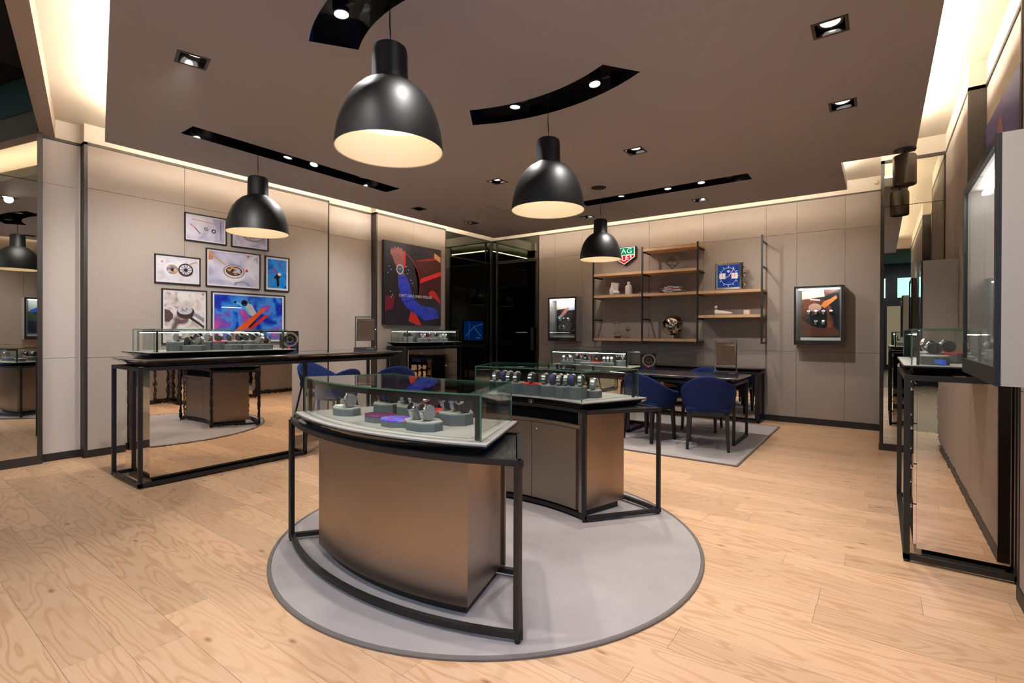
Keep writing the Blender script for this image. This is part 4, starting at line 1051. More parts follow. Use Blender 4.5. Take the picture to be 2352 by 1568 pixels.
# ================================================================== CHAIRS
def smooth_sub(o, lv=2):
    md = o.modifiers.new('sub', 'SUBSURF'); md.levels = lv; md.render_levels = lv
def chair_proto(label):
    t = thing('armchair', label, 'chair', (0, 0, 0))
    # shell: wraps the back, arms run forward; faces +y locally (back at -y)
    n = 20; rows = []
    for k in range(7):
        f = k / 6
        ring = []
        for i in range(n + 1):
            a = math.radians(-128 + 256 * i / n)            # 0 = straight back
            top = 0.60 + 0.235 * max(0.0, math.cos(a * 0.5)) ** 1.0 * (0.5 + 0.5 * math.cos(min(abs(a) * 1.25, PI))) 
            z = 0.43 + (top - 0.43) * f
            fl_ = 0.235 + 0.055 * f ** 0.7
            x = math.sin(a) * (fl_ + 0.012); y = -math.cos(a) * (fl_ * 0.93) - 0.035 * f * max(0, math.cos(a))
            if abs(a) > PI / 2: y = (abs(a) - PI / 2) * 0.30
            if abs(a) > PI / 2: x = math.copysign(fl_ + 0.012, a)
            ring.append((x, y, z))
        rows.append(ring)
    sh = mk('shell', loft(rows, False, False, False), M_BLUE, t, 'all', True)
    md = sh.modifiers.new('th', 'SOLIDIFY'); md.thickness = 0.036; md.offset = -1
    smooth_sub(sh, 1)
    st = [(x, y) for x, y in rrect(-0.235, 0.235, -0.20, 0.25, 0.09, 5)]
    mk('seat', loft([[(x * .97, y * .97, 0.415) for x, y in st], [(x, y, 0.425) for x, y in st], [(x, y, 0.465) for x, y in st], [(x * .93, y * .93, 0.48) for x, y in st]]), M_BLUE, t, True, True)
    mk('underframe', prism(rrect(-0.215, 0.215, -0.20, 0.22, 0.05, 4), 0.385, 0.43), M_LEG, t, False, True)
    for sx in (-1, 1):
        for yy_ in (-0.185, 0.20):
            top_ = (sx * 0.195, yy_, 0.41); bot = (sx * 0.21, yy_ * 1.12 + (-0.01 if yy_ < 0 else 0.0), RUG)
            ring = lambda c, w: [(c[0] - w, c[1] - w, c[2]), (c[0] + w, c[1] - w, c[2]), (c[0] + w, c[1] + w, c[2]), (c[0] - w, c[1] + w, c[2])]
            mk('leg', loft([ring(bot, 0.014), ring(top_, 0.022)]), M_LEG, t, False, True)
    return t
c1 = chair_proto('navy blue upholstered armchair with its back to the camera, right front of the desk')
c1['group'] = 'blue armchairs around the desk'
c1.location = (-1.57, 5.91, 0.0); c1.rotation_euler = (0, 0, math.radians(14))
copy_tree(c1, (-2.27, 5.92, 0), math.radians(-17), 'navy blue upholstered armchair turned sideways, left front of the desk', 'blue armchairs around the desk')
copy_tree(c1, (-1.93, 6.98, 0), math.radians(184), 'bright blue armchair behind the desk facing the room', 'blue armchairs around the desk')

def stool_proto(label):
    t = thing('counter_stool', label, 'stool', (0, 0, 0))
    n = 20; rows = []
    for k in range(5):
        f = k / 4; ring = []
        for i in range(n + 1):
            a = math.radians(-112 + 224 * i / n)
            top = 0.74 + 0.17 * (0.5 + 0.5 * math.cos(min(abs(a) * 1.55, PI)))
            z = 0.60 + (top - 0.60) * f
            r = 0.215 + 0.05 * f
            ring.append((math.sin(a) * r, -math.cos(a) * r * 0.92 - 0.02 * f, z))
        rows.append(ring)
    sh = mk('shell', loft(rows, False, False, False), M_BLUE, t, 'all', True)
    md = sh.modifiers.new('th', 'SOLIDIFY'); md.thickness = 0.034; md.offset = -1
    smooth_sub(sh, 1)
    st = rrect(-0.20, 0.20, -0.18, 0.19, 0.10, 5)
    mk('seat', loft([[(x, y, 0.60) for x, y in st], [(x, y, 0.645) for x, y in st], [(x * .93, y * .93, 0.66) for x, y in st]]), M_BLUE, t, True, True)
    mk('underframe', prism(rrect(-0.17, 0.17, -0.15, 0.16, 0.04, 3), 0.575, 0.60), M_LEG, t, False, True)
    tips = {}
    for sx in (-1, 1):
        for sy in (-1, 1):
            tips[(sx, sy)] = (sx * 0.235, sy * 0.235)
            mk('leg', tube([(sx * 0.235, sy * 0.235, 0.0), (sx * 0.15, sy * 0.14, 0.59)], 0.011, 8, True, [0.009, 0.013]), M_LEG, t, True, True)
    ft = [(x * 0.86, y * 0.85, 0.22) for x, y in ((-0.235, -0.235), (0.235, -0.235), (0.235, 0.235), (-0.235, 0.235))]
    for i in range(4): mk('footrest', tube([ft[i], ft[(i + 1) % 4]], 0.008, 6), M_LEG, t, True, True)
    return t
s1 = stool_proto('blue counter stool between the left counter and the wall')
s1['group'] = 'blue stools at the left counter'
s1.location = (-5.93, 3.80, 0); s1.rotation_euler = (0, 0, math.radians(-78))
copy_tree(s1, (-4.78, 3.27, 0), math.radians(97), 'blue counter stool beside the mirrored base, in front of the left counter', 'blue stools at the left counter')
copy_tree(s1, (-4.72, 4.02, 0), math.radians(62), 'blue counter stool at the far end of the left counter', 'blue stools at the left counter')

# ================================================================== PICTURES AND POSTERS
class Plane:
    """a flat print: origin at its lower left, u to the viewer's right, v up, n towards the viewer"""
    def __init__(s, o, u, n, w, h):
        s.o, s.u, s.n, s.w, s.h = Vector(o), Vector(u), Vector(n), w, h
        s.v = Vector((0, 0, 1))
    def pt(s, a, b, l): return tuple(s.o + s.u * (a * s.w) + s.v * (b * s.h) + s.n * l)
    def m4(s, a, b, l):
        p = s.o + s.u * (a * s.w) + s.v * (b * s.h) + s.n * l
        return Matrix(((s.u.x, s.v.x, s.n.x, p.x), (s.u.y, s.v.y, s.n.y, p.y), (s.u.z, s.v.z, s.n.z, p.z), (0, 0, 0, 1)))
    def slab(s, a0, a1, b0, b1, l0, l1):
        c = [(a0, b0), (a1, b0), (a1, b1), (a0, b1)]
        return loft([[s.pt(a, b, l0) for a, b in c], [s.pt(a, b, l1) for a, b in c]])
    def poly(s, pts, l, th=0.0004):
        return loft([[s.pt(a, b, l) for a, b in pts], [s.pt(a, b, l + th) for a, b in pts]])
    def ell(s, a, b, ra, rb, l, n=28, th=0.0004):
        return s.poly([(a + ra * math.cos(2 * PI * i / n), b + rb * math.sin(2 * PI * i / n)) for i in range(n)], l, th)
    def ring(s, a, b, ra, rb, k, l, n=32, a0=0, a1=360):
        o = [(a + ra * math.cos(math.radians(a0 + (a1 - a0) * i / n)), b + rb * math.sin(math.radians(a0 + (a1 - a0) * i / n))) for i in range(n + 1)]
        i_ = [(a + ra * k * math.cos(math.radians(a0 + (a1 - a0) * i / n)), b + rb * k * math.sin(math.radians(a0 + (a1 - a0) * i / n))) for i in range(n + 1)]
        V, F = [], []
        for p, q in zip(o, i_): V += [s.pt(*p, l), s.pt(*q, l)]
        for i in range(n): F.append((2 * i, 2 * i + 2, 2 * i + 3, 2 * i + 1))
        return V, F
    def line(s, pts, w, l):
        """flat stroke with round-ish ends; w in metres"""
        V, F = [], []
        P = [Vector((a * s.w, b * s.h)) for a, b in pts]
        for i, p in enumerate(P):
            t = (P[min(i + 1, len(P) - 1)] - P[max(i - 1, 0)]).normalized(); nrm = Vector((-t.y, t.x)) * w / 2
            for q in (p + nrm, p - nrm): V.append(tuple(s.o + s.u * q.x + s.v * q.y + s.n * l))
        for i in range(len(P) - 1): F.append((2 * i, 2 * i + 2, 2 * i + 3, 2 * i + 1))
        return V, F

def ink(name, r, g, b, rough=0.35): return plain('ink_' + name, C(r, g, b), rough, noise=0.06, nscale=25)
I_PALE = print_mat('ink_pale', [(0.25, C(196, 188, 204)), (0.5, C(226, 220, 228)), (0.75, C(240, 236, 240))], 5, 2, 0.3)
I_BLUR = print_mat('ink_blur', [(0.30, C(112, 92, 92)), (0.42, C(214, 200, 192)), (0.58, C(238, 230, 226)), (0.78, C(176, 150, 128))], 6, 1, 0.3)
I_LAV = print_mat('ink_lavender', [(0.3, C(176, 174, 206)), (0.5, C(214, 208, 226)), (0.7, C(232, 226, 238))], 4, 1, 0.3)
I_SKI = print_mat('ink_ski', [(0.26, C(26, 20, 110)), (0.40, C(26, 60, 190)), (0.50, C(60, 150, 230)), (0.57, C(120, 80, 190)), (0.66, C(214, 80, 160)), (0.78, C(40, 24, 140))], 4.2, 5, 0.25, 0.6)
I_ICE = print_mat('ink_ice', [(0.25, C(10, 30, 90)), (0.42, C(16, 90, 190)), (0.55, C(40, 150, 226)), (0.68, C(90, 60, 170)), (0.8, C(180, 40, 130))], 5, 3, 0.25, 1.0)
I_NIGHT = print_mat('ink_night', [(0.3, C(18, 16, 26)), (0.55, C(34, 30, 44)), (0.8, C(56, 26, 40))], 2.2, 2, 0.35)
I_WHITE = ink('white', 236, 232, 230); I_BLK = ink('black', 26, 24, 28); I_DK = ink('dark', 60, 54, 60); I_GREY = ink('grey', 150, 146, 154)
I_RED = ink('red', 214, 44, 36); I_ORG = ink('orange', 240, 92, 40); I_PINK = ink('pink', 236, 110, 150); I_GOLD = ink('gold', 206, 160, 104)
I_SKIN = ink('skin', 196, 128, 112); I_SLV = print_mat('ink_sleeve', [(0.3, C(30, 40, 150)), (0.55, C(40, 70, 214)), (0.8, C(76, 50, 180))], 6, 2, 0.4)
I_BLUE = ink('blue', 30, 90, 200); I_CY = ink('cyan', 96, 190, 236); I_VIO = ink('violet', 96, 40, 130); I_BRN = ink('brown', 108, 60, 44)
I_STL = ink('steel', 206, 202, 206); I_MAG = ink('magenta', 170, 40, 130); I_GRN = ink('green', 70, 92, 56)

def picture(label, y0, y1, z0, z1, bgmat, border=0.022):
    t = thing('framed_picture', label, 'picture', (XL, (y0 + y1) / 2, (z0 + z1) / 2), 0, 'framed photographs on the left wall')
    f = 0.011; X0, X1 = XL + 0.0005, XL + 0.026
    mk('frame', join(bx(X0, X1, y0, y0 + f, z0, z1), bx(X0, X1, y1 - f, y1, z0, z1), bx(X0, X1, y0 + f, y1 - f, z0, z0 + f), bx(X0, X1, y0 + f, y1 - f, z1 - f, z1)), M_BLACK, t)
    mk('mount', bx(X0, X0 + 0.012, y0 + f, y1 - f, z0 + f, z1 - f), I_WHITE, t)
    b = f + border
    P = Plane((X0 + 0.012, y0 + b, z0 + b), (0, 1, 0), (1, 0, 0), y1 - y0 - 2 * b, z1 - z0 - 2 * b)
    pr = mk('print', P.slab(0, 1, 0, 1, 0.0002, 0.0012), bgmat, t)
    mk('glazing', bx(X0 + 0.018, X0 + 0.0195, y0 + f, y1 - f, z0 + f, z1 - f), thin_glass('picture_glass', (0.98, 0.98, 0.98, 1), 0.6), t)
    return t, P, pr
L1 = 0.0016
def S_(pr, nm, vf, m_): return mk(nm, vf, m_, pr)

def gears(P, pr, a, b, ra, rb, l, seed, n=12):
    rnd = random.Random(seed)
    for nm, m_, k in (('gear', I_STL, 0.5), ('gear', I_GOLD, 0.3), ('gear', I_DK, 0.35), ('jewel', I_RED, 0.2)):
        g = []
        for i in range(max(2, int(n * k))):
            t_ = rnd.uniform(0, 2 * PI); q = rnd.uniform(0.05, 0.80); r = rnd.uniform(0.06, 0.26) if nm == 'gear' else 0.05
            g.append(P.ring(a + ra * q * math.cos(t_), b + rb * q * math.sin(t_), ra * r, rb * r, rnd.choice((0.02, 0.55)), l + 0.0001 * rnd.randint(0, 8), 12))
        o = S_(pr, nm, join(*g), m_); o['kind'] = 'stuff'
# A: brush and movement parts
t, P, pr = picture('framed photo of a pink brush and watch parts, top left of the group', 2.454, 2.919, 2.365, 2.694, I_LAV, 0.016)
S_(pr, 'tool', P.line([(0.12, 0.86), (0.30, 0.83), (0.75, 0.78)], 0.010, L1), I_GOLD); S_(pr, 'brush', P.line([(0.08, 0.64), (0.20, 0.50)], 0.012, L1), I_PINK); S_(pr, 'brush_handle', P.line([(0.20, 0.50), (0.34, 0.26)], 0.010, L1), I_DK)
S_(pr, 'movement', P.ell(0.50, 0.50, 0.085, 0.115, L1), I_GREY); S_(pr, 'movement_ring', P.ring(0.50, 0.50, 0.085, 0.115, 0.85, L1 + .0006), I_WHITE); gears(P, pr, 0.50, 0.50, 0.075, 0.10, L1 + .0008, 3)
S_(pr, 'rotor', P.ell(0.71, 0.45, 0.065, 0.095, L1), I_DK); S_(pr, 'rotor_hub', P.ell(0.71, 0.45, 0.035, 0.05, L1 + .0006), I_STL); S_(pr, 'tweezer', P.line([(0.90, 0.90), (0.905, 0.10)], 0.006, L1), I_DK)
# B
t, P, pr = picture('framed photo of a watch calibre half hidden behind the pendant', 2.977, 3.445, 2.365, 2.694, I_LAV, 0.014)
S_(pr, 'movement', P.ell(0.6, 0.55, 0.36, 0.32, L1), I_GREY); S_(pr, 'movement_plate', P.ell(0.6, 0.58, 0.30, 0.26, L1 + .0006), I_STL); S_(pr, 'tool', P.line([(0.12, 0.35), (0.26, 0.12)], 0.008, L1), I_GOLD); gears(P, pr, 0.6, 0.58, 0.28, 0.24, L1 + .001, 4, 18)
# C
t, P, pr = picture('framed photo of a movement and spoked rotor, left of the picture group', 2.155, 2.623, 1.846, 2.172, I_PALE, 0.016)
S_(pr, 'movement', P.ell(0.34, 0.52, 0.20, 0.28, L1), I_WHITE); S_(pr, 'movement_plate', P.ell(0.36, 0.50, 0.14, 0.20, L1 + .0006), I_GREY); S_(pr, 'movement_gears', P.ell(0.40, 0.45, 0.09, 0.10, L1 + .0012), I_GOLD)
gears(P, pr, 0.34, 0.52, 0.16, 0.22, L1 + .0014, 5, 16)
S_(pr, 'rotor', P.ring(0.69, 0.52, 0.19, 0.28, 0.82, L1 + .0016), I_DK); S_(pr, 'rotor_rim', P.ring(0.69, 0.52, 0.19, 0.28, 0.70, L1 + .0014, 24, 200, 340), I_BRN); S_(pr, 'rotor_hub', P.ell(0.69, 0.52, 0.05, 0.07, L1 + .002), I_DK)
for a in range(0, 180, 36): S_(pr, 'rotor_spoke', P.line([(0.69 - 0.16 * math.cos(math.radians(a)), 0.52 - 0.24 * math.sin(math.radians(a))), (0.69 + 0.16 * math.cos(math.radians(a)), 0.52 + 0.24 * math.sin(math.radians(a)))], 0.006, L1 + .0018), I_DK)
S_(pr, 'crown', P.ell(0.11, 0.80, 0.022, 0.032, L1), I_RED); S_(pr, 'tweezer', P.line([(0.76, 0.76), (0.96, 0.90)], 0.012, L1 + .002), I_GOLD)
# D
t, P, pr = picture('large framed photo of a skeleton movement held by tweezers, centre of the picture group', 2.684, 3.339, 1.847, 2.308, I_LAV, 0.018)
S_(pr, 'tray_curve', P.ring(1.02, 0.62, 0.24, 0.42, 0.84, L1, 24, 100, 250), I_WHITE); S_(pr, 'tray_hole', P.ring(0.66, 0.02, 0.16, 0.14, 0.72, L1, 24, 0, 180), I_GREY)
S_(pr, 'movement_side', P.ell(0.50, 0.36, 0.23, 0.25, L1), I_WHITE); S_(pr, 'movement_ring', P.ring(0.50, 0.44, 0.22, 0.22, 0.86, L1 + .0006), I_GREY); S_(pr, 'movement_gears', P.ell(0.50, 0.45, 0.17, 0.15, L1 + .0008), I_BRN); S_(pr, 'movement_bridge', P.ell(0.53, 0.47, 0.10, 0.08, L1 + .0012), I_STL); S_(pr, 'movement_gold', P.ell(0.44, 0.46, 0.05, 0.05, L1 + .0014), I_GOLD)
gears(P, pr, 0.50, 0.45, 0.17, 0.15, L1 + .0016, 6, 24)
S_(pr, 'crown', P.poly([(0.735, 0.46), (0.785, 0.46), (0.785, 0.53), (0.735, 0.53)], L1 + .001), I_RED); S_(pr, 'finger', P.poly([(0.0, 0.72), (0.08, 0.74), (0.11, 0.92), (0.06, 1.0), (0.0, 1.0)], L1 + .001), I_SKIN); S_(pr, 'tweezer', P.poly([(0.0, 0.93), (0.32, 0.60), (0.34, 0.62), (0.0, 1.0)], L1 + .0015), I_GOLD); S_(pr, 'far_crown', P.ell(0.79, 0.95, 0.018, 0.025, L1), I_RED)
# E
t, P, pr = picture('small upright framed photo of a climber in blue ice, right of the picture group', 3.402, 3.737, 1.847, 2.306, I_ICE, 0.028)
S_(pr, 'climber', P.poly([(0.48, 0.02), (0.62, 0.10), (0.60, 0.34), (0.72, 0.44), (0.52, 0.52), (0.30, 0.36), (0.46, 0.30)], L1), I_BLK); S_(pr, 'arm', P.poly([(0.24, 0.66), (0.52, 0.46), (0.56, 0.52), (0.30, 0.72)], L1 + .0004), I_MAG); S_(pr, 'helmet', P.ell(0.62, 0.49, 0.09, 0.06, L1 + .0008), I_WHITE)
# F
t, P, pr = picture('upright framed photo of a movement on tweezers, lower left of the picture group', 2.224, 2.695, 1.158, 1.788, I_BLUR, 0.018)
S_(pr, 'movement_side', P.ell(0.52, 0.575, 0.225, 0.125, L1), I_BRN); S_(pr, 'movement_edge', P.ell(0.52, 0.60, 0.22, 0.115, L1 + .0006), I_DK); S_(pr, 'movement_face', P.ell(0.50, 0.635, 0.19, 0.095, L1 + .001), I_STL); S_(pr, 'movement_mark', P.poly([(0.40, 0.66), (0.52, 0.60), (0.56, 0.68), (0.48, 0.64)], L1 + .0015), I_BLK)
gears(P, pr, 0.50, 0.635, 0.17, 0.08, L1 + .0016, 7, 10)
S_(pr, 'tweezer', P.poly([(0.68, 0.55), (1.0, 0.38), (1.0, 0.47), (0.72, 0.60)], L1 + .0004), I_GREY); S_(pr, 'tweezer_arm', P.poly([(0.60, 0.47), (1.0, 0.26), (1.0, 0.31), (0.66, 0.50)], L1 + .0004), I_DK); S_(pr, 'shadow_shape', P.poly([(0.0, 0.40), (0.10, 0.38), (0.20, 0.46), (0.21, 0.54), (0.12, 0.62), (0.0, 0.64)], L1), ink('umber', 96, 76, 74))
# G ski
t, P, pr = picture('large framed photo of a freestyle skier with orange skis on blue and pink, lower right', 2.746, 3.676, 1.158, 1.791, I_SKI, 0.024)
S_(pr, 'ski', P.poly([(0.14, 0.04), (0.18, 0.0), (0.28, 0.0), (0.73, 0.70), (0.735, 0.735), (0.71, 0.745), (0.68, 0.735)], L1 + .0008), I_ORG)
S_(pr, 'ski', P.poly([(0.36, 0.10), (0.42, 0.10), (0.77, 0.545), (0.772, 0.58), (0.745, 0.59), (0.72, 0.575)], L1 + .0004), I_RED)
S_(pr, 'trousers', P.poly([(0.46, 0.36), (0.52, 0.55), (0.60, 0.62), (0.62, 0.52), (0.56, 0.40), (0.62, 0.36), (0.50, 0.22)], L1 + .0003), I_BLK)
S_(pr, 'jacket', P.poly([(0.40, 0.74), (0.46, 0.84), (0.53, 0.80), (0.60, 0.60), (0.53, 0.54), (0.46, 0.60)], L1 + .0006), I_STL); S_(pr, 'jacket_shade', P.poly([(0.40, 0.74), (0.43, 0.78), (0.50, 0.56), (0.46, 0.60)], L1 + .0009), I_CY)
S_(pr, 'helmet', P.ell(0.415, 0.835, 0.045, 0.07, L1 + .001), I_BLK); S_(pr, 'goggles', P.poly([(0.40, 0.77), (0.43, 0.78), (0.43, 0.81), (0.40, 0.80)], L1 + .0014), I_BLUE); S_(pr, 'arm', P.poly([(0.28, 0.83), (0.31, 0.86), (0.40, 0.79), (0.39, 0.75)], L1 + .0005), I_CY); S_(pr, 'glove', P.ell(0.285, 0.845, 0.018, 0.024, L1 + .0008), I_BLK)
for a, b in (((0.47, 0.85), (0.56, 0.98)), ((0.60, 0.62), (0.70, 0.83))): S_(pr, 'ski_pole', P.line([a, b], 0.004, L1 + .0004), I_GREY)
random.seed(11)
sp = []
for i in range(46):
    a = 0.66 + random.random() * 0.30; b = 0.40 + random.random() * 0.34; r = random.uniform(0.0015, 0.0045); sp.append(P.ell(a, b, r, r * 1.5, L1 + .0002, 6))
o = S_(pr, 'snow_spray', join(*sp), I_PINK); o['kind'] = 'stuff'

# steering wheel poster
t = thing('canvas_poster', 'large dark poster of an arm in blue on a steering wheel in red light', 'poster', (XL, 5.99, 2.11))
PX = XL + 0.055
mk('canvas', bx(XL + 0.001, PX, 5.335, 6.648, 1.42, 2.803), M_BLACK, t)
P = Plane((PX, 5.335, 1.42), (0, 1, 0), (1, 0, 0), 1.313, 1.383)
pr = mk('print', P.slab(0.02, 0.995, 0.005, 0.995, 0.0002, 0.0012), I_NIGHT, t)
S_(pr, 'dashboard', P.poly([(0.58, 0.30), (0.995, 0.40), (0.995, 0.92), (0.50, 0.80)], L1), ink('maroon', 62, 16, 22))
S_(pr, 'glow', P.poly([(0.60, 0.53), (0.995, 0.66), (0.995, 0.72), (0.62, 0.59)], L1 + .0004), I_RED); S_(pr, 'glow', P.poly([(0.52, 0.80), (0.995, 0.865), (0.995, 0.90), (0.56, 0.82)], L1 + .0004), ink('crimson', 140, 26, 28)); S_(pr, 'lamp', P.poly([(0.86, 0.88), (0.985, 0.83), (0.985, 0.90), (0.87, 0.945)], L1 + .0008), ink('peach', 255, 176, 120))
S_(pr, 'glow', P.poly([(0.40, 0.05), (0.55, 0.005), (0.63, 0.005), (0.46, 0.24)], L1 + .0006), I_RED)
S_(pr, 'wheel', P.ring(0.16, 0.50, 0.44, 0.42, 0.90, L1 + .0004, 36, -75, 110), I_BLK); S_(pr, 'wheel_rim', P.ring(0.16, 0.50, 0.445, 0.425, 0.985, L1 + .0007, 30, -20, 70), I_RED)
S_(pr, 'spoke', P.poly([(0.02, 0.34), (0.18, 0.36), (0.14, 0.20), (0.02, 0.16)], L1 + .0008), ink('maroon2', 110, 24, 40)); S_(pr, 'column', P.poly([(0.24, 0.44), (0.56, 0.50), (0.56, 0.40), (0.24, 0.36)], L1 + .0003), I_BLK)
for a, b in ((0.08, 0.70), (0.11, 0.66), (0.06, 0.62), (0.36, 0.72), (0.40, 0.68), (0.38, 0.63), (0.44, 0.56), (0.47, 0.52), (0.10, 0.40), (0.13, 0.36), (0.11, 0.33)): S_(pr, 'gauge_mark', P.ell(a, b, 0.010, 0.006, L1 + .001, 8), I_STL)
S_(pr, 'hand', P.poly([(0.17, 0.74), (0.10, 0.88), (0.13, 0.905), (0.18, 0.905), (0.26, 0.915), (0.30, 0.89), (0.335, 0.915), (0.35, 0.88), (0.35, 0.76), (0.335, 0.66), (0.34, 0.60), (0.23, 0.60), (0.22, 0.67)], L1 + .0014), ink('hand', 150, 92, 92))
for a_, b_ in ((0.125, 0.875), (0.175, 0.893), (0.225, 0.90), (0.275, 0.893)): S_(pr, 'finger', P.ell(a_, b_, 0.027, 0.045, L1 + .0016, 16), ink('finger2', 166, 104, 98))
for a_, b_ in ((0.15, 0.88), (0.20, 0.89), (0.25, 0.89)): S_(pr, 'crease', P.line([(a_, b_ + 0.03), (a_ + 0.01, b_ - 0.05)], 0.006, L1 + .0019), ink('crease', 110, 56, 62))
S_(pr, 'hand_glow', P.poly([(0.325, 0.90), (0.35, 0.88), (0.35, 0.76), (0.335, 0.64), (0.31, 0.70), (0.32, 0.80)], L1 + .0018), I_RED)
S_(pr, 'sleeve', P.poly([(0.22, 0.595), (0.29, 0.615), (0.36, 0.60), (0.42, 0.50), (0.45, 0.40), (0.52, 0.31), (0.62, 0.25), (0.80, 0.24), (0.92, 0.20), (0.96, 0.10), (0.70, 0.06), (0.50, 0.15), (0.36, 0.22), (0.27, 0.33), (0.23, 0.47)], L1 + .0022), I_SLV)
S_(pr, 'fold', P.line([(0.24, 0.56), (0.30, 0.58), (0.37, 0.57)], 0.012, L1 + .0030), ink('navy', 22, 28, 110)); S_(pr, 'fold', P.line([(0.30, 0.27), (0.40, 0.30), (0.50, 0.32)], 0.012, L1 + .0030), ink('navy', 22, 28, 110)); S_(pr, 'fold', P.line([(0.66, 0.22), (0.74, 0.17), (0.74, 0.08)], 0.012, L1 + .0030), ink('navy', 22, 28, 110))
S_(pr, 'strap', P.poly([(0.21, 0.64), (0.34, 0.63), (0.345, 0.70), (0.22, 0.71)], L1 + .0024), I_BLK); S_(pr, 'watch_case', P.ell(0.255, 0.675, 0.062, 0.062, L1 + .0030), I_STL); S_(pr, 'watch_dial', P.ell(0.255, 0.675, 0.045, 0.045, L1 + .0036), ink('dialgrey', 70, 78, 110)); S_(pr, 'watch_hands', P.poly([(0.23, 0.69), (0.255, 0.67), (0.285, 0.695), (0.257, 0.68)], L1 + .0042), I_WHITE)
S_(pr, 'second_hand', P.poly([(0.76, 0.42), (0.83, 0.46), (0.90, 0.43), (0.98, 0.33), (0.98, 0.28), (0.90, 0.34), (0.83, 0.37), (0.78, 0.38)], L1 + .0012), I_RED)
text_mesh('lettering', "DON'T CRACK UNDER PRESSURE", 0.064, plain('lettering_white', C(245, 245, 245), 0.5, noise=0.02), pr, P.m4(0.53, 0.36, L1 + .0052) @ Matrix.Diagonal((0.80, 1, 1, 1)), 0.0003)

# purple poster in the right recess
t = thing('canvas_poster', 'tall purple and blue poster on the right wall above the big wall showcase', 'poster', (XRR, 4.5, 2.1))
mk('canvas', bx(XRR - 0.03, XRR - 0.001, 3.95, 5.115, 1.45, 2.83), M_BLACK, t)
P = Plane((XRR - 0.03, 5.115, 1.45), (0, -1, 0), (-1, 0, 0), 1.165, 1.38)
pr = mk('print', P.slab(0.004, 0.996, 0.004, 0.996, 0.0002, 0.0012), print_mat('ink_purple', [(0.3, C(40, 26, 84)), (0.5, C(62, 44, 130)), (0.72, C(34, 66, 150))], 1.2, 1, 0.4), t)
S_(pr, 'finger', P.poly([(0.42, 0.55), (0.40, 0.80), (0.45, 0.92), (0.54, 0.93), (0.60, 0.82), (0.58, 0.55)], L1), ink('finger', 130, 44, 50)); S_(pr, 'nail', P.poly([(0.41, 0.66), (0.42, 0.80), (0.47, 0.80), (0.47, 0.62)], L1 + .0006), I_PINK)

# ================================================================== WALL SHOWCASES
def wall_case(name, label, P, depth, bgmat, extra, lock=False):
    """P: plane of the glazed front (u right, v up, n out of the wall)"""
    o = P.pt(0.5, 0, -depth)
    t = thing(name, label, 'wall showcase', o, 0, 'lit wall showcases')
    th = 0.02
    M_SIDE = plain('case_side_grey', C(172, 166, 158), 0.5, noise=0.03, nscale=200)
    a, b = th / P.w, th / P.h
    for sl in ((0, a, 0, 1), (1 - a, 1, 0, 1), (a, 1 - a, 0, b), (a, 1 - a, 1 - b, 1)):
        mk('side_panel', P.slab(*sl, -depth + 0.001, -0.0145), M_SIDE, t)
    mk('back_panel', P.slab(a, 1 - a, b, 1 - b, -depth + 0.001, -depth + 0.012), plain('case_back_grey', C(150, 150, 150), 0.6, noise=0.03), t)
    fa, fb = 0.028 / P.w, 0.028 / P.h
    dr = mk('door_frame', join(P.slab(0, fa, 0, 1, -0.014, 0), P.slab(1 - fa, 1, 0, 1, -0.014, 0), P.slab(fa, 1 - fa, 0, fb * 2.2, -0.014, 0), P.slab(fa, 1 - fa, 1 - fb, 1, -0.014, 0)), M_BLACK, t)
    mk('door_glass', P.slab(fa, 1 - fa, fb * 2.2, 1 - fb, -0.012, -0.007), thin_glass('door_glass', (0.97, 0.985, 0.98, 1), 0.8), dr)
    if lock: mk('lock', sphere(P.pt(1, 0.46, -0.035), 0.012, 10, 7), M_CHROME, t, True)
    mk('led_strip', P.slab(0.08, 0.92, 1 - fb - 0.02 / P.h, 1 - fb - 0.008 / P.h, -0.08, -0.055), M_LED, t)
    Q = Plane(P.pt(0.13, 0.16, -depth + 0.05), P.u, P.n, P.w * 0.76, P.h * 0.78)
    pr = mk('graphic_panel', Q.slab(0, 1, 0, 1, -0.02, 0.0), bgmat, t)
    extra(Q, pr, t, label)
    st = mk('plinth_bar', P.slab(0.13, 0.93, 2.2 * fb + 0.005, 2.2 * fb + 0.05, -depth * 0.6, -depth * 0.25), plain('card_white', C(235, 235, 228), 0.5, noise=0.02), t)
    return t, Q

def mount_watches(Q, spots, where, rz):
    for st, a, b, lab in spots:
        x, y, z = Q.pt(a, b, 0.004)
        pad = tag(mk('watch_mount', loft([[Q.pt(a + du * 0.028 / Q.w, b + dv * 0.026 / Q.h, 0.001) for du, dv in ((-1, -1), (1, -1), (1, 1), (-1, 1))], [Q.pt(a + du * 0.024 / Q.w, b + dv * 0.022 / Q.h, 0.02) for du, dv in ((-1, -1), (1, -1), (1, 1), (-1, 1))]]), M_CUSH_D, None), 'small black mount holding the ' + lab + ' watch ' + where, 'watch mount', 'mounts ' + where)
        n = Q.n
        put_watch(st, x + n.x * 0.05, y + n.y * 0.05, z - 0.026, rz, lab + ' watch ' + where, 'watches ' + where, 0.9)

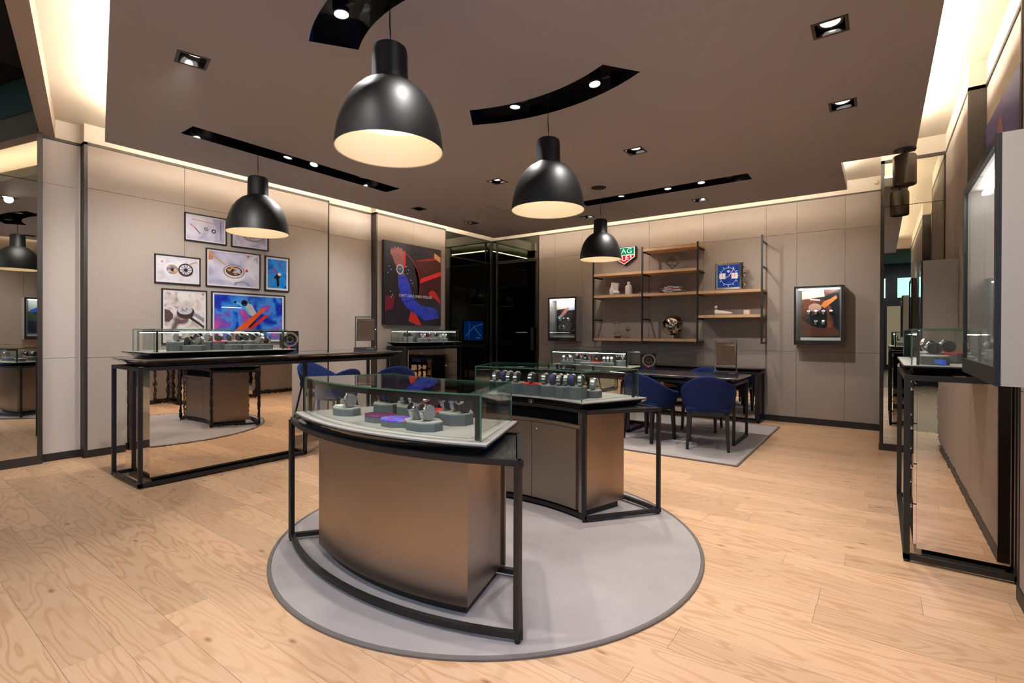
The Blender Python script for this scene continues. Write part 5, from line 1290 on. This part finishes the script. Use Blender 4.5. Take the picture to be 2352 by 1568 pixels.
def ex_moto(Q, pr, t, label):
    S_(pr, 'sky', Q.poly([(0.0, 0.80), (0.62, 0.86), (0.60, 1.0), (0.0, 1.0)], .0006), ink('dust', 206, 180, 160)); S_(pr, 'fuel_tank', Q.ell(0.36, 0.62, 0.18, 0.09, .001), ink('tank', 190, 150, 130)); S_(pr, 'jacket', Q.poly([(0.62, 0.86), (1.0, 1.0), (1.0, 0.1), (0.88, 0.2), (0.80, 0.62), (0.60, 0.78)], .0008), I_BLK); S_(pr, 'glove', Q.poly([(0.52, 0.66), (0.62, 0.76), (0.76, 0.80), (0.92, 0.88), (0.96, 0.82), (0.78, 0.70), (0.62, 0.60)], .0014), ink('glove', 206, 120, 56)); S_(pr, 'handlebar', Q.line([(0.08, 0.92), (0.26, 0.80), (0.5, 0.78)], 0.016, .0016), I_STL); S_(pr, 'engine', Q.poly([(0.05, 0.34), (0.5, 0.52), (0.7, 0.40), (0.66, 0.16), (0.3, 0.2)], .0006), I_BLK); S_(pr, 'ground', Q.poly([(0, 0), (1, 0), (1, 0.2), (0.5, 0.16), (0, 0.24)], .0005), I_BRN)
    mount_watches(Q, [('sk', 0.20, 0.50, 'upper first'), ('sw', 0.40, 0.50, 'upper second'), ('su', 0.60, 0.50, 'upper third'), ('kk', 0.80, 0.50, 'upper fourth'), ('sk', 0.40, 0.28, 'lower left'), ('sw', 0.60, 0.28, 'lower right')], 'in the motorcycle showcase', 0.0)
I_RUST = print_mat('ink_rust', [(0.3, C(44, 24, 20)), (0.5, C(110, 56, 40)), (0.7, C(150, 84, 60))], 6, 4, 0.35)
P = Plane((-0.985, YB - 0.24, 1.142), (1, 0, 0), (0, -1, 0), 0.59, 0.82)
wall_case('wall_showcase', 'lit black wall showcase with motorcycle picture, right of the shelves', P, 0.238, I_RUST, ex_moto)
def ex_suit(Q, pr, t, label):
    S_(pr, 'seat_leather', Q.poly([(0, 0.72), (1, 0.80), (1, 1), (0, 1)], .0006), ink('cream', 214, 200, 184)); S_(pr, 'shirt', Q.poly([(0.55, 0.70), (1.0, 0.72), (1.0, 0.80), (0.62, 0.78)], .001), ink('shirt', 176, 190, 220)); S_(pr, 'hand', Q.poly([(0.20, 0.58), (0.34, 0.70), (0.54, 0.80), (0.60, 0.74), (0.44, 0.62), (0.30, 0.52)], .0014), I_SKIN); S_(pr, 'cuff', Q.poly([(0.04, 0.50), (0.20, 0.58), (0.28, 0.52), (0.12, 0.44)], .0012), ink('shirt', 176, 190, 220)); S_(pr, 'panel', Q.poly([(0.10, 0.02), (0.66, 0.02), (0.66, 0.5), (0.10, 0.5)], .0008), I_DK)
    S_(pr, 'second_hand', Q.poly([(0.74, 0.06), (1.0, 0.16), (1.0, 0.22), (0.80, 0.14)], .001), I_SKIN)
    mount_watches(Q, [('sw', 0.24, 0.42, 'upper left'), ('sk', 0.44, 0.42, 'upper middle'), ('sw', 0.64, 0.42, 'upper right'), ('su', 0.24, 0.20, 'lower left'), ('sw', 0.44, 0.20, 'lower right')], 'in the dark suit showcase', 0.0)
P = Plane((-5.09, YB - 0.24, 1.145), (1, 0, 0), (0, -1, 0), 0.60, 0.82)
wall_case('wall_showcase', 'lit black wall showcase with picture of a dark suit, left of the shelves', P, 0.238, I_NIGHT, ex_suit, True)
def ex_car(Q, pr, t, label):
    S_(pr, 'sky', Q.poly([(0, 0.66), (1, 0.66), (1, 1), (0, 1)], .0004), print_mat('ink_sky', [(0.3, C(140, 170, 190)), (0.7, C(236, 214, 170))], 1.2, 1, 0.4)); S_(pr, 'grass', Q.poly([(0, 0.36), (1, 0.36), (1, 0.66), (0, 0.62)], .0004), I_GRN); S_(pr, 'car_body', Q.poly([(0.22, 0.60), (0.26, 0.68), (0.42, 0.72), (0.54, 0.80), (0.78, 0.80), (0.95, 0.70), (0.96, 0.60)], .0010), I_BLUE); S_(pr, 'car_window', Q.poly([(0.46, 0.72), (0.56, 0.78), (0.74, 0.78), (0.82, 0.72)], .0014), I_BLK)
    for a in (0.38, 0.82): S_(pr, 'wheel', Q.ell(a, 0.60, 0.06, 0.05, .0018), I_BLK)
    mount_watches(Q, [('sw', 0.35, 0.44, 'upper'), ('sk', 0.55, 0.24, 'lower')], 'in the blue car showcase', -PI / 2)
P = Plane((0.305, 3.08, 1.13), (0, -1, 0), (-1, 0, 0), 0.81, 0.83)
wall_case('wall_showcase', 'large black wall showcase at the right edge, seen edge-on with grey side', P, 0.245, I_NIGHT, ex_car)
def ex_plain(Q, pr, t, label):
    mount_watches(Q, [('sk', 0.5, 0.3, 'single')], 'in the far right showcase', -PI / 2)
P = Plane((0.295, 6.42, 1.14), (0, -1, 0), (-1, 0, 0), 0.60, 0.82)
wall_case('wall_showcase', 'wall showcase beyond the right-hand glass case, seen from its grey side', P, 0.255, I_NIGHT, ex_plain)

# screen on the right wall beside the entrance (seen mirrored in the smoked glass corner)
t = thing('wall_screen', 'wide blue-lit wall screen mirrored in the smoked glass corner', 'screen', (XR, 0.56, 1.38))
mk('bezel', bx(XR - 0.045, XR - 0.001, -0.08, 1.20, 0.965, 1.79), M_BLACK, t)
P = Plane((XR - 0.045, 1.185, 0.98), (0, -1, 0), (-1, 0, 0), 1.25, 0.795)
sc_ = mk('panel', P.slab(0, 1, 0, 1, 0.0002, 0.001), emitter('screen_blue', (0.01, 0.07, 0.55), 3.5), t)
for a0, b0, a1, b1, w_ in ((0.1, 0.2, 0.55, 0.75, 0.05), (0.9, 0.2, 0.5, 0.7, 0.05), (0.25, 0.05, 0.30, 0.95, 0.03), (0.55, 0.72, 0.98, 0.86, 0.04), (0.62, 0.12, 0.85, 0.10, 0.05)):
    mk('graphic', P.line([(a0, b0), (a1, b1)], w_, 0.0016), emitter('screen_light', (0.08, 0.30, 1.0), 5.0), sc_)

# ================================================================== SIGN AND SHELVES
t = thing('shield_sign', 'green and red lit shield sign on the back wall beside the smallest pendant', 'sign', (-3.62, YB, 2.64))
P = Plane((-3.823, YB - 0.085, 2.49), (1, 0, 0), (0, -1, 0), 0.406, 0.315)
shield = [(0, 0.40), (0, 1), (1, 1), (1, 0.40), (0.5, 0.0)]
mk('box', loft([[P.pt(a, b, -0.083) for a, b in shield], [P.pt(a, b, 0) for a, b in shield]]), M_BLACK, t)
ins = lambda k: [((a - .5) * k + .5, (b - .5) * k + .5) for a, b in shield]
fc = mk('face', P.poly(ins(0.95), 0.0004), emitter('sign_white', (1, 0.98, 0.95), 0.45, False), t)
mk('green_field', P.poly([(0.06, 0.57), (0.94, 0.57), (0.94, 0.935), (0.06, 0.935)], 0.0012), emitter('sign_green', (0.0, 0.30, 0.10), 0.45, False), fc)
mk('red_field', P.poly([(0.06, 0.525), (0.06, 0.42), (0.5, 0.065), (0.94, 0.42), (0.94, 0.525)], 0.0012), emitter('sign_red', (0.70, 0.03, 0.02), 0.45, False), fc)
mw = emitter('sign_white', (1, 0.98, 0.95), 0.45, False)
text_mesh('lettering', 'TAG', 0.120, mw, fc, P.m4(0.5, 0.745, 0.0022) @ Matrix.Diagonal((1.25, 1, 1, 1)), 0.0004)
for ch, a, b, sz in (('H', 0.175, 0.42, 0.085), ('E', 0.345, 0.385, 0.105), ('U', 0.50, 0.345, 0.13), ('E', 0.655, 0.385, 0.105), ('R', 0.815, 0.42, 0.085)):
    text_mesh('lettering', ch, sz, mw, fc, P.m4(a, b, 0.0022), 0.0004)

sh = thing('wall_shelf_unit', 'wall shelf unit of four black posts and oak boards on the back wall', 'shelf', (-2.73, YB, 1.15))
PXs = [-4.08, -3.182, -2.287, -1.38]
for i, x in enumerate(PXs):
    mk('post', bx(x - 0.012, x + 0.012, 7.97, 7.994, 1.15, 2.726), M_BLACK, sh)
    for z in (1.15, 1.516, 1.895, 2.262, 2.632):
        mk('bracket', bx(x - 0.011, x + 0.011, 7.994, YB - 0.0005, z, z + 0.022), M_BLACK, sh)
def shelf(i, z): mk('board', bx(PXs[i] + 0.013, PXs[i + 1] - 0.013 + (0.0), 7.975, YB - 0.002, z - 0.042, z), M_OAKSH, sh)
for i, z in ((0, 2.328), (0, 1.953), (0, 1.207), (1, 2.69), (1, 2.322), (1, 1.951), (1, 1.209), (2, 1.951), (2, 1.58)): shelf(i, z)

YS = 8.12
def vase(label, x, z, prof, n=32):
    t = tag(mk('ceramic_vase', lathe(prof, x, YS, z, n, True), M_CERAM, None, True), label, 'vase', 'white ceramics on the shelves')
vase('rounded white ceramic vase with narrow neck, leftmost on the shelf', -3.765, 1.9535, [(0.045, 0.0), (0.062, 0.03), (0.068, 0.07), (0.060, 0.115), (0.044, 0.16), (0.034, 0.20), (0.034, 0.222), (0.029, 0.222), (0.029, 0.19)])
t = tag(mk('ceramic_vase', lathe([(0.040, 0.0), (0.060, 0.03), (0.062, 0.042), (0.038, 0.075), (0.036, 0.085), (0.058, 0.20), (0.052, 0.20), (0.030, 0.09)], -3.66, YS - 0.10, 1.9535, 12, True), M_CERAM, None), 'faceted white vase pinched at the waist, middle of three', 'vase', 'white ceramics on the shelves')
vase('white bottle-shaped ceramic vase, right of three on the shelf', -3.478, 1.9535, [(0.058, 0.0), (0.062, 0.006), (0.062, 0.135), (0.055, 0.155), (0.028, 0.172), (0.026, 0.222), (0.020, 0.222), (0.020, 0.19)])
# books
for i, (w, d, h, x, c, rz, lab) in enumerate(((0.34, 0.24, 0.026, -2.72, (40, 38, 44), 0.02, 'dark book at the bottom of the shelf stack'), (0.30, 0.22, 0.024, -2.70, (206, 200, 192), -0.03, 'pale book with dark spine lying second in the stack'), (0.28, 0.21, 0.022, -2.74, (150, 52, 40), 0.05, 'reddish book lying third in the stack'), (0.25, 0.20, 0.022, -2.70, (190, 186, 180), -0.05, 'light book lying fourth in the stack'), (0.23, 0.18, 0.02, -2.71, (30, 52, 96), 0.04, 'dark blue book on top of the stack'))):
    z = 1.9515 + sum((0.026, 0.024, 0.022, 0.022, 0.02)[:i]) + 0.0004 * i
    t = thing('book', lab, 'book', (x, YS, z), rz, 'books stacked on the middle shelf')
    cov = plain('book_cover_%d' % i, C(*c), 0.4, noise=0.1)
    mk('cover', join(bx(-w / 2, w / 2, -d / 2, d / 2, 0, 0.003), bx(-w / 2, w / 2, -d / 2, d / 2, h - 0.003, h), bx(-w / 2, w / 2, -d / 2, -d / 2 + 0.003, 0.003, h - 0.003)), cov, t, False, True)
    mk('pages', bx(-w / 2 + 0.004, w / 2 - 0.004, -d / 2 + 0.003, d / 2 - 0.004, 0.003, h - 0.003), plain('pages', C(226, 218, 204), 0.7, noise=0.05, nscale=300), t, False, True)
    mk('spine_print', bx(-w * 0.3, w * 0.1, -d / 2 - 0.0008, -d / 2, h * 0.3, h * 0.7), I_STL if i in (0, 2, 4) else I_DK, t, False, True)
# wire cube
t = thing('wire_cube_ornament', 'black wire ornament of nested cubes balanced on a corner', 'ornament', (-2.73, YS, 2.3225))
mk('foot', bx(-2.79, -2.67, YS - 0.05, YS + 0.05, 2.3225, 2.331), M_CERAM, t)
def wire_cube(s, rot, c):
    vs = [rot @ Vector((a * s, b * s, d * s)) + c for a in (-1, 1) for b in (-1, 1) for d in (-1, 1)]
    es = [(i, j) for i in range(8) for j in range(i + 1, 8) if bin(i ^ j).count('1') == 1]
    return join(*[tube([tuple(vs[i]), tuple(vs[j])], 0.0032, 5) for i, j in es])
r1 = Matrix.Rotation(math.radians(45), 3, 'Y') @ Matrix.Rotation(math.radians(8), 3, 'Z')
lowz = 0.0728 * math.sqrt(2) * 1.08
mk('outer_cube', wire_cube(0.0728, Matrix.Rotation(0.35, 3, 'Z') @ r1, Vector((-2.73, YS, 2.331 + 0.118))), M_BLACK, t)
mk('inner_cube', wire_cube(0.045, Matrix.Rotation(0.9, 3, 'Z') @ Matrix.Rotation(0.4, 3, 'X'), Vector((-2.73, YS, 2.331 + 0.118))), M_BLACK, t)
# table clock shaped like a square wristwatch
t = thing('table_clock', 'large square chrome clock with blue dial shaped like a watch', 'clock', (-1.845, YS, 1.9515))
P = Plane((-2.05, YS - 0.06, 1.9525), (1, 0, 0), (0, -1, 0), 0.395, 0.43)
M_CLK = plain('clock_chrome', C(196, 188, 178), 0.22, 1.0, noise=0.03)
def ringp(k, l): return [P.pt((a - .5) * k + .5, (b - .5) * k + .5, l) for a, b in [(0.03, 0.0), (0.97, 0.0), (1.0, 0.03), (1.0, 0.97), (0.97, 1.0), (0.03, 1.0), (0.0, 0.97), (0.0, 0.03)]]
mk('case', loft([ringp(0.96, -0.12), ringp(1.0, -0.10), ringp(1.0, -0.02), ringp(0.92, 0.0), ringp(0.80, -0.006)]), M_CLK, t)
dl = mk('dial', P.slab(0.11, 0.89, 0.11, 0.89, -0.012, 0.0), print_mat('clock_blue', [(0.3, C(14, 34, 110)), (0.5, C(24, 52, 150)), (0.7, C(20, 84, 130))], 9, 2, 0.25), t)
mk('chapter_ring', P.ring(0.5, 0.49, 0.305, 0.305, 0.95, 0.0035, 40), I_STL, dl)
for a in range(0, 360, 30):
    c, s_ = math.cos(math.radians(a)), math.sin(math.radians(a))
    mk('hour_mark', P.line([(0.5 + 0.315 * c, 0.49 + 0.315 * s_), (0.5 + 0.365 * c, 0.49 + 0.365 * s_)], 0.008, 0.004), I_WHITE, dl)
for a in (0.28, 0.72):
    mk('subdial', P.poly([(a - 0.11, 0.40), (a + 0.11, 0.40), (a + 0.11, 0.60), (a - 0.11, 0.60)], 0.0045), I_WHITE, dl)
    mk('subdial_hand', P.line([(a, 0.46), (a, 0.58)], 0.006, 0.0055), I_RED, dl)
mk('hour_hand', P.line([(0.5, 0.48), (0.70, 0.76)], 0.010, 0.006), I_STL, dl); mk('minute_hand', P.line([(0.5, 0.48), (0.27, 0.40)], 0.008, 0.006), I_STL, dl); mk('seconds_hand', P.line([(0.36, 0.47), (0.74, 0.51)], 0.004, 0.007), I_RED, dl)
mk('emblem', P.poly([(0.45, 0.70), (0.55, 0.70), (0.55, 0.65), (0.5, 0.61), (0.45, 0.65)], 0.005), I_STL, dl)
for b in (0.80, 0.5, 0.20):
    mk('pusher', xform(lathe([(0.0005, 0.034), (0.017, 0.034), (0.02, 0.030), (0.02, 0.008), (0.012, 0.0)], n=18), Matrix.Translation(P.pt(1.0, b, -0.055)) @ Matrix.Rotation(PI / 2, 4, 'Y')), M_CHROME, t, True)
# hourglasses
def hourglass(label, x, h, r, upper):
    t = thing('hourglass', label, 'hourglass', (x, YS, 1.2085), 0, 'glass sand timers on the lower shelf')
    prof = []
    for k in range(25):
        f = k / 24
        rr = r * (abs(math.sin(PI * 2 * (f - 0.5))) ** 0.55) * (1 if f < 0.5 else 0.93)
        prof.append((max(0.004, min(r, rr * 1.02)), f * h))
    prof[0] = (r * 0.72, 0.0); prof[1] = (r * 0.92, prof[1][1]); prof[-1] = (0.004, h)
    mk('glass', lathe(prof, x, YS, 1.2085, 24, True), thin_glass('hourglass_glass', (0.93, 0.92, 0.90, 1), 3.5), t, True)
    sand = plain('sand_brown', C(84, 62, 46), 0.9, noise=0.2, nscale=300)
    if upper: mk('sand', lathe([(0.003, h * 0.54), (r * 0.60, h * 0.64), (r * 0.80, h * 0.72), (0.0005, h * 0.70)], x, YS, 1.2085, 20), sand, t, True)
    else: mk('sand', lathe([(r * 0.7, 0.004), (r * 0.92, 0.02), (r * 0.94, h * 0.11), (0.0005, h * 0.12)], x, YS, 1.2085, 20, True), sand, t, True)
hourglass('taller clear hourglass with its sand run down, left on the lower shelf', -3.69, 0.315, 0.062, False)
hourglass('smaller clear hourglass with dark sand in its upper bulb', -3.49, 0.215, 0.052, True)
# globe
t = thing('desk_globe', 'chrome globe with dark continents on a small stand', 'globe', (-2.718, YS, 1.2095))
mt, nt, p_, o_ = new_mat('globe_metal')
g = nt.nodes.new('ShaderNodeTexCoord'); nz = nt.nodes.new('ShaderNodeTexNoise'); nz.inputs['Scale'].default_value = 7.0; nz.inputs['Detail'].default_value = 6; nz.inputs['Roughness'].default_value = 0.6
rp = nt.nodes.new('ShaderNodeValToRGB'); rp.color_ramp.elements[0].position = 0.54; rp.color_ramp.elements[0].color = C(190, 180, 170); rp.color_ramp.elements[1].position = 0.55; rp.color_ramp.elements[1].color = C(34, 28, 26)
nt.links.new(g.outputs['Object'], nz.inputs[0]); nt.links.new(nz.outputs['Fac'], rp.inputs[0]); nt.links.new(rp.outputs[0], p_.inputs['Base Color']); p_.inputs['Metallic'].default_value = 1.0; p_.inputs['Roughness'].default_value = 0.16
mk('ball', sphere((-2.718, YS, 1.425), 0.162, 40, 24), mt, t, 'all')
mk('stand', lathe([(0.0005, 0.0), (0.075, 0.0), (0.075, 0.006), (0.012, 0.012), (0.010, 0.06)], -2.718, YS, 1.2095, 24), M_CHROME, t, True)
mk('meridian', tube([(-2.718 + 0.172 * math.sin(math.radians(a)), YS, 1.425 - 0.172 * math.cos(math.radians(a))) for a in range(-10, -140, -10)], 0.004, 6), M_CHROME, t, True)
# bird and cup
t = thing('ceramic_bird', 'white ceramic bird figure with long flat tail on the lower right shelf', 'figurine', (-1.95, YS, 1.5805))
prof = [(-0.10, 0.030, 0.022, 0.040), (-0.09, 0.036, 0.034, 0.044), (-0.06, 0.036, 0.040, 0.040), (0.0, 0.035, 0.040, 0.035), (0.06, 0.030, 0.036, 0.028), (0.12, 0.028, 0.030, 0.018), (0.155, 0.026, 0.024, 0.009)]
rings = []
for x, zc, ry, rz_ in prof:
    rings.append([(-1.96 + x, YS + ry * math.cos(2 * PI * k / 16), 1.5815 + max(0.0, zc + rz_ * math.sin(2 * PI * k / 16) - 0.0)) for k in range(16)])
mk('body', loft(rings), M_CERAM, t, True)
mk('head', join(tube([(-2.035, YS, 1.625), (-2.045, YS, 1.66), (-2.044, YS, 1.69), (-2.04, YS, 1.705)], 0.02, 12, True, [0.034, 0.024, 0.019, 0.016]), sphere((-2.042, YS, 1.706), 0.020, 14, 10), tube([(-2.052, YS, 1.709), (-2.077, YS, 1.704)], 0.006, 8, True, [0.008, 0.001])), M_CERAM, t, True)
t = tag(mk('ceramic_cup', lathe([(0.040, 0.0), (0.049, 0.008), (0.050, 0.045), (0.046, 0.068), (0.041, 0.069), (0.040, 0.02)], -1.602, YS, 1.5805, 28, True), M_CERAM, None, True), 'small round white cup at the right end of the lower right shelf', 'cup', 'white ceramics on the shelves')

# ================================================================== COUNTER TOP THINGS
def table_mirror(label, x, y, z, rz, tilt):
    t = thing('table_mirror', label, 'mirror', (x, y, z), rz, 'tilting table mirrors')
    w, h = 0.125, 0.43
    mk('base', prism(rrect(-w - 0.015, w + 0.015, -0.075, 0.075, 0.006, 2), 0.0, 0.036), plain('mirror_base', C(70, 68, 70), 0.3, noise=0.05), t, False, True)
    for sx in (-1, 1): mk('post', sqbar((sx * w, 0, 0.036), (sx * w, 0, h), 0.010), M_CHROME, t, False, True)
    mk('crossbar', sqbar((-w - 0.005, 0, h), (w + 0.005, 0, h), 0.010), M_CHROME, t, False, True)
    m4 = Matrix.Translation((0, 0, 0.265)) @ Matrix.Rotation(tilt, 4, 'X')
    a = 0.112; b = 0.155
    pn = mk('mirror_frame', xform(join(bx(-a, -a + 0.012, -0.008, 0.008, -b, b), bx(a - 0.012, a, -0.008, 0.008, -b, b), bx(-a, a, -0.008, 0.008, -b, -b + 0.012), bx(-a, a, -0.008, 0.008, b - 0.012, b)), m4), M_CHROME, t, False, True)
    mk('mirror_glass', xform(bx(-a + 0.011, a - 0.011, -0.004, 0.004, -b + 0.011, b - 0.011), m4), mirror('vanity_mirror', C(210, 208, 204), 0.0), pn, False, True)
    for sx in (-1, 1): mk('pivot', xform(lathe([(0.0005, 0.012), (0.010, 0.010), (0.010, 0.0)], n=12), Matrix.Translation((sx * w, 0, 0.265)) @ Matrix.Rotation(sx * PI / 2, 4, 'Y')), M_CHROME, t, True, True)
    tm = text_mesh('lettering', 'TAG HEUER', 0.016, plain('lettering_white', C(245, 245, 245), 0.5, noise=0.02), None, Matrix.Translation((0.06, -0.0756, 0.018)) @ Matrix.Rotation(PI / 2, 4, 'X'), 0.0002)
    tm.parent = t
table_mirror('chrome tilting mirror standing at the far end of the left counter', -5.42, 4.15, 1.0665, math.radians(50), math.radians(-24))
table_mirror('chrome tilting mirror standing on the meeting desk', -1.56, 6.66, 0.7855, math.radians(22), math.radians(-28))

def brochure(label, x, y, z, rz, w, h):
    t = thing('brochure_holder', label, 'brochure', (x, y, z), rz, 'brochure stands')
    m4 = Matrix.Rotation(math.radians(-14), 4, 'X')
    bk = mk('board', xform(bx(-w / 2, w / 2, 0, 0.012, 0.004, h), m4), M_BLACKG, t, False, True)
    mk('foot', bx(-w / 2, w / 2, -0.05, h * 0.30, 0, 0.008), M_BLACK, t, False, True)
    g = ink('goldline', 150, 122, 96)
    Pl = Plane((-w / 2, -0.0002, 0.0), (1, 0, 0), (0, -1, 0), w, h)
    for r in (0.42, 0.36, 0.16): mk('gold_ring', xform(Pl.ring(0.55, 0.6, r, r * w / h, 0.94, 0.0005, 32), m4), g, bk, False, True)
    # hexagon lattice holder in front
    bars = []
    s_ = w * 0.085
    for i in range(-2, 3):
        for j in range(4):
            cx_ = i * s_ * 1.75 + (s_ * 0.87 if j % 2 else 0); cz = 0.022 + j * s_ * 1.5
            if abs(cx_) > w * 0.34: continue
            pts = [(cx_ + s_ * math.cos(math.radians(60 * k + 30)), -0.03, cz + s_ * math.sin(math.radians(60 * k + 30)) + s_ * 0.3) for k in range(6)]
            for k in range(6): bars.append(sqbar(pts[k], pts[(k + 1) % 6], 0.0022))
    lt = mk('lattice', join(*bars), M_STEEL, t, False, True); lt['kind'] = 'stuff'
    mk('shield', loft([[(a * w * 0.07, l, 0.055 + b * w * 0.07) for a, b in ((-1, 0), (-1, 1), (1, 1), (1, 0), (0, -1))] for l in (-0.0335, -0.0315)]), I_RED, t, False, True)
    return t
brochure('black brochure stand with gold rings and lattice on the meeting desk', -2.55, 6.62, 0.7855, math.radians(22), 0.21, 0.24)
brochure('black lattice brochure stand behind the left counter glass case', -5.42, 3.10, 1.0665, math.radians(60), 0.20, 0.25)
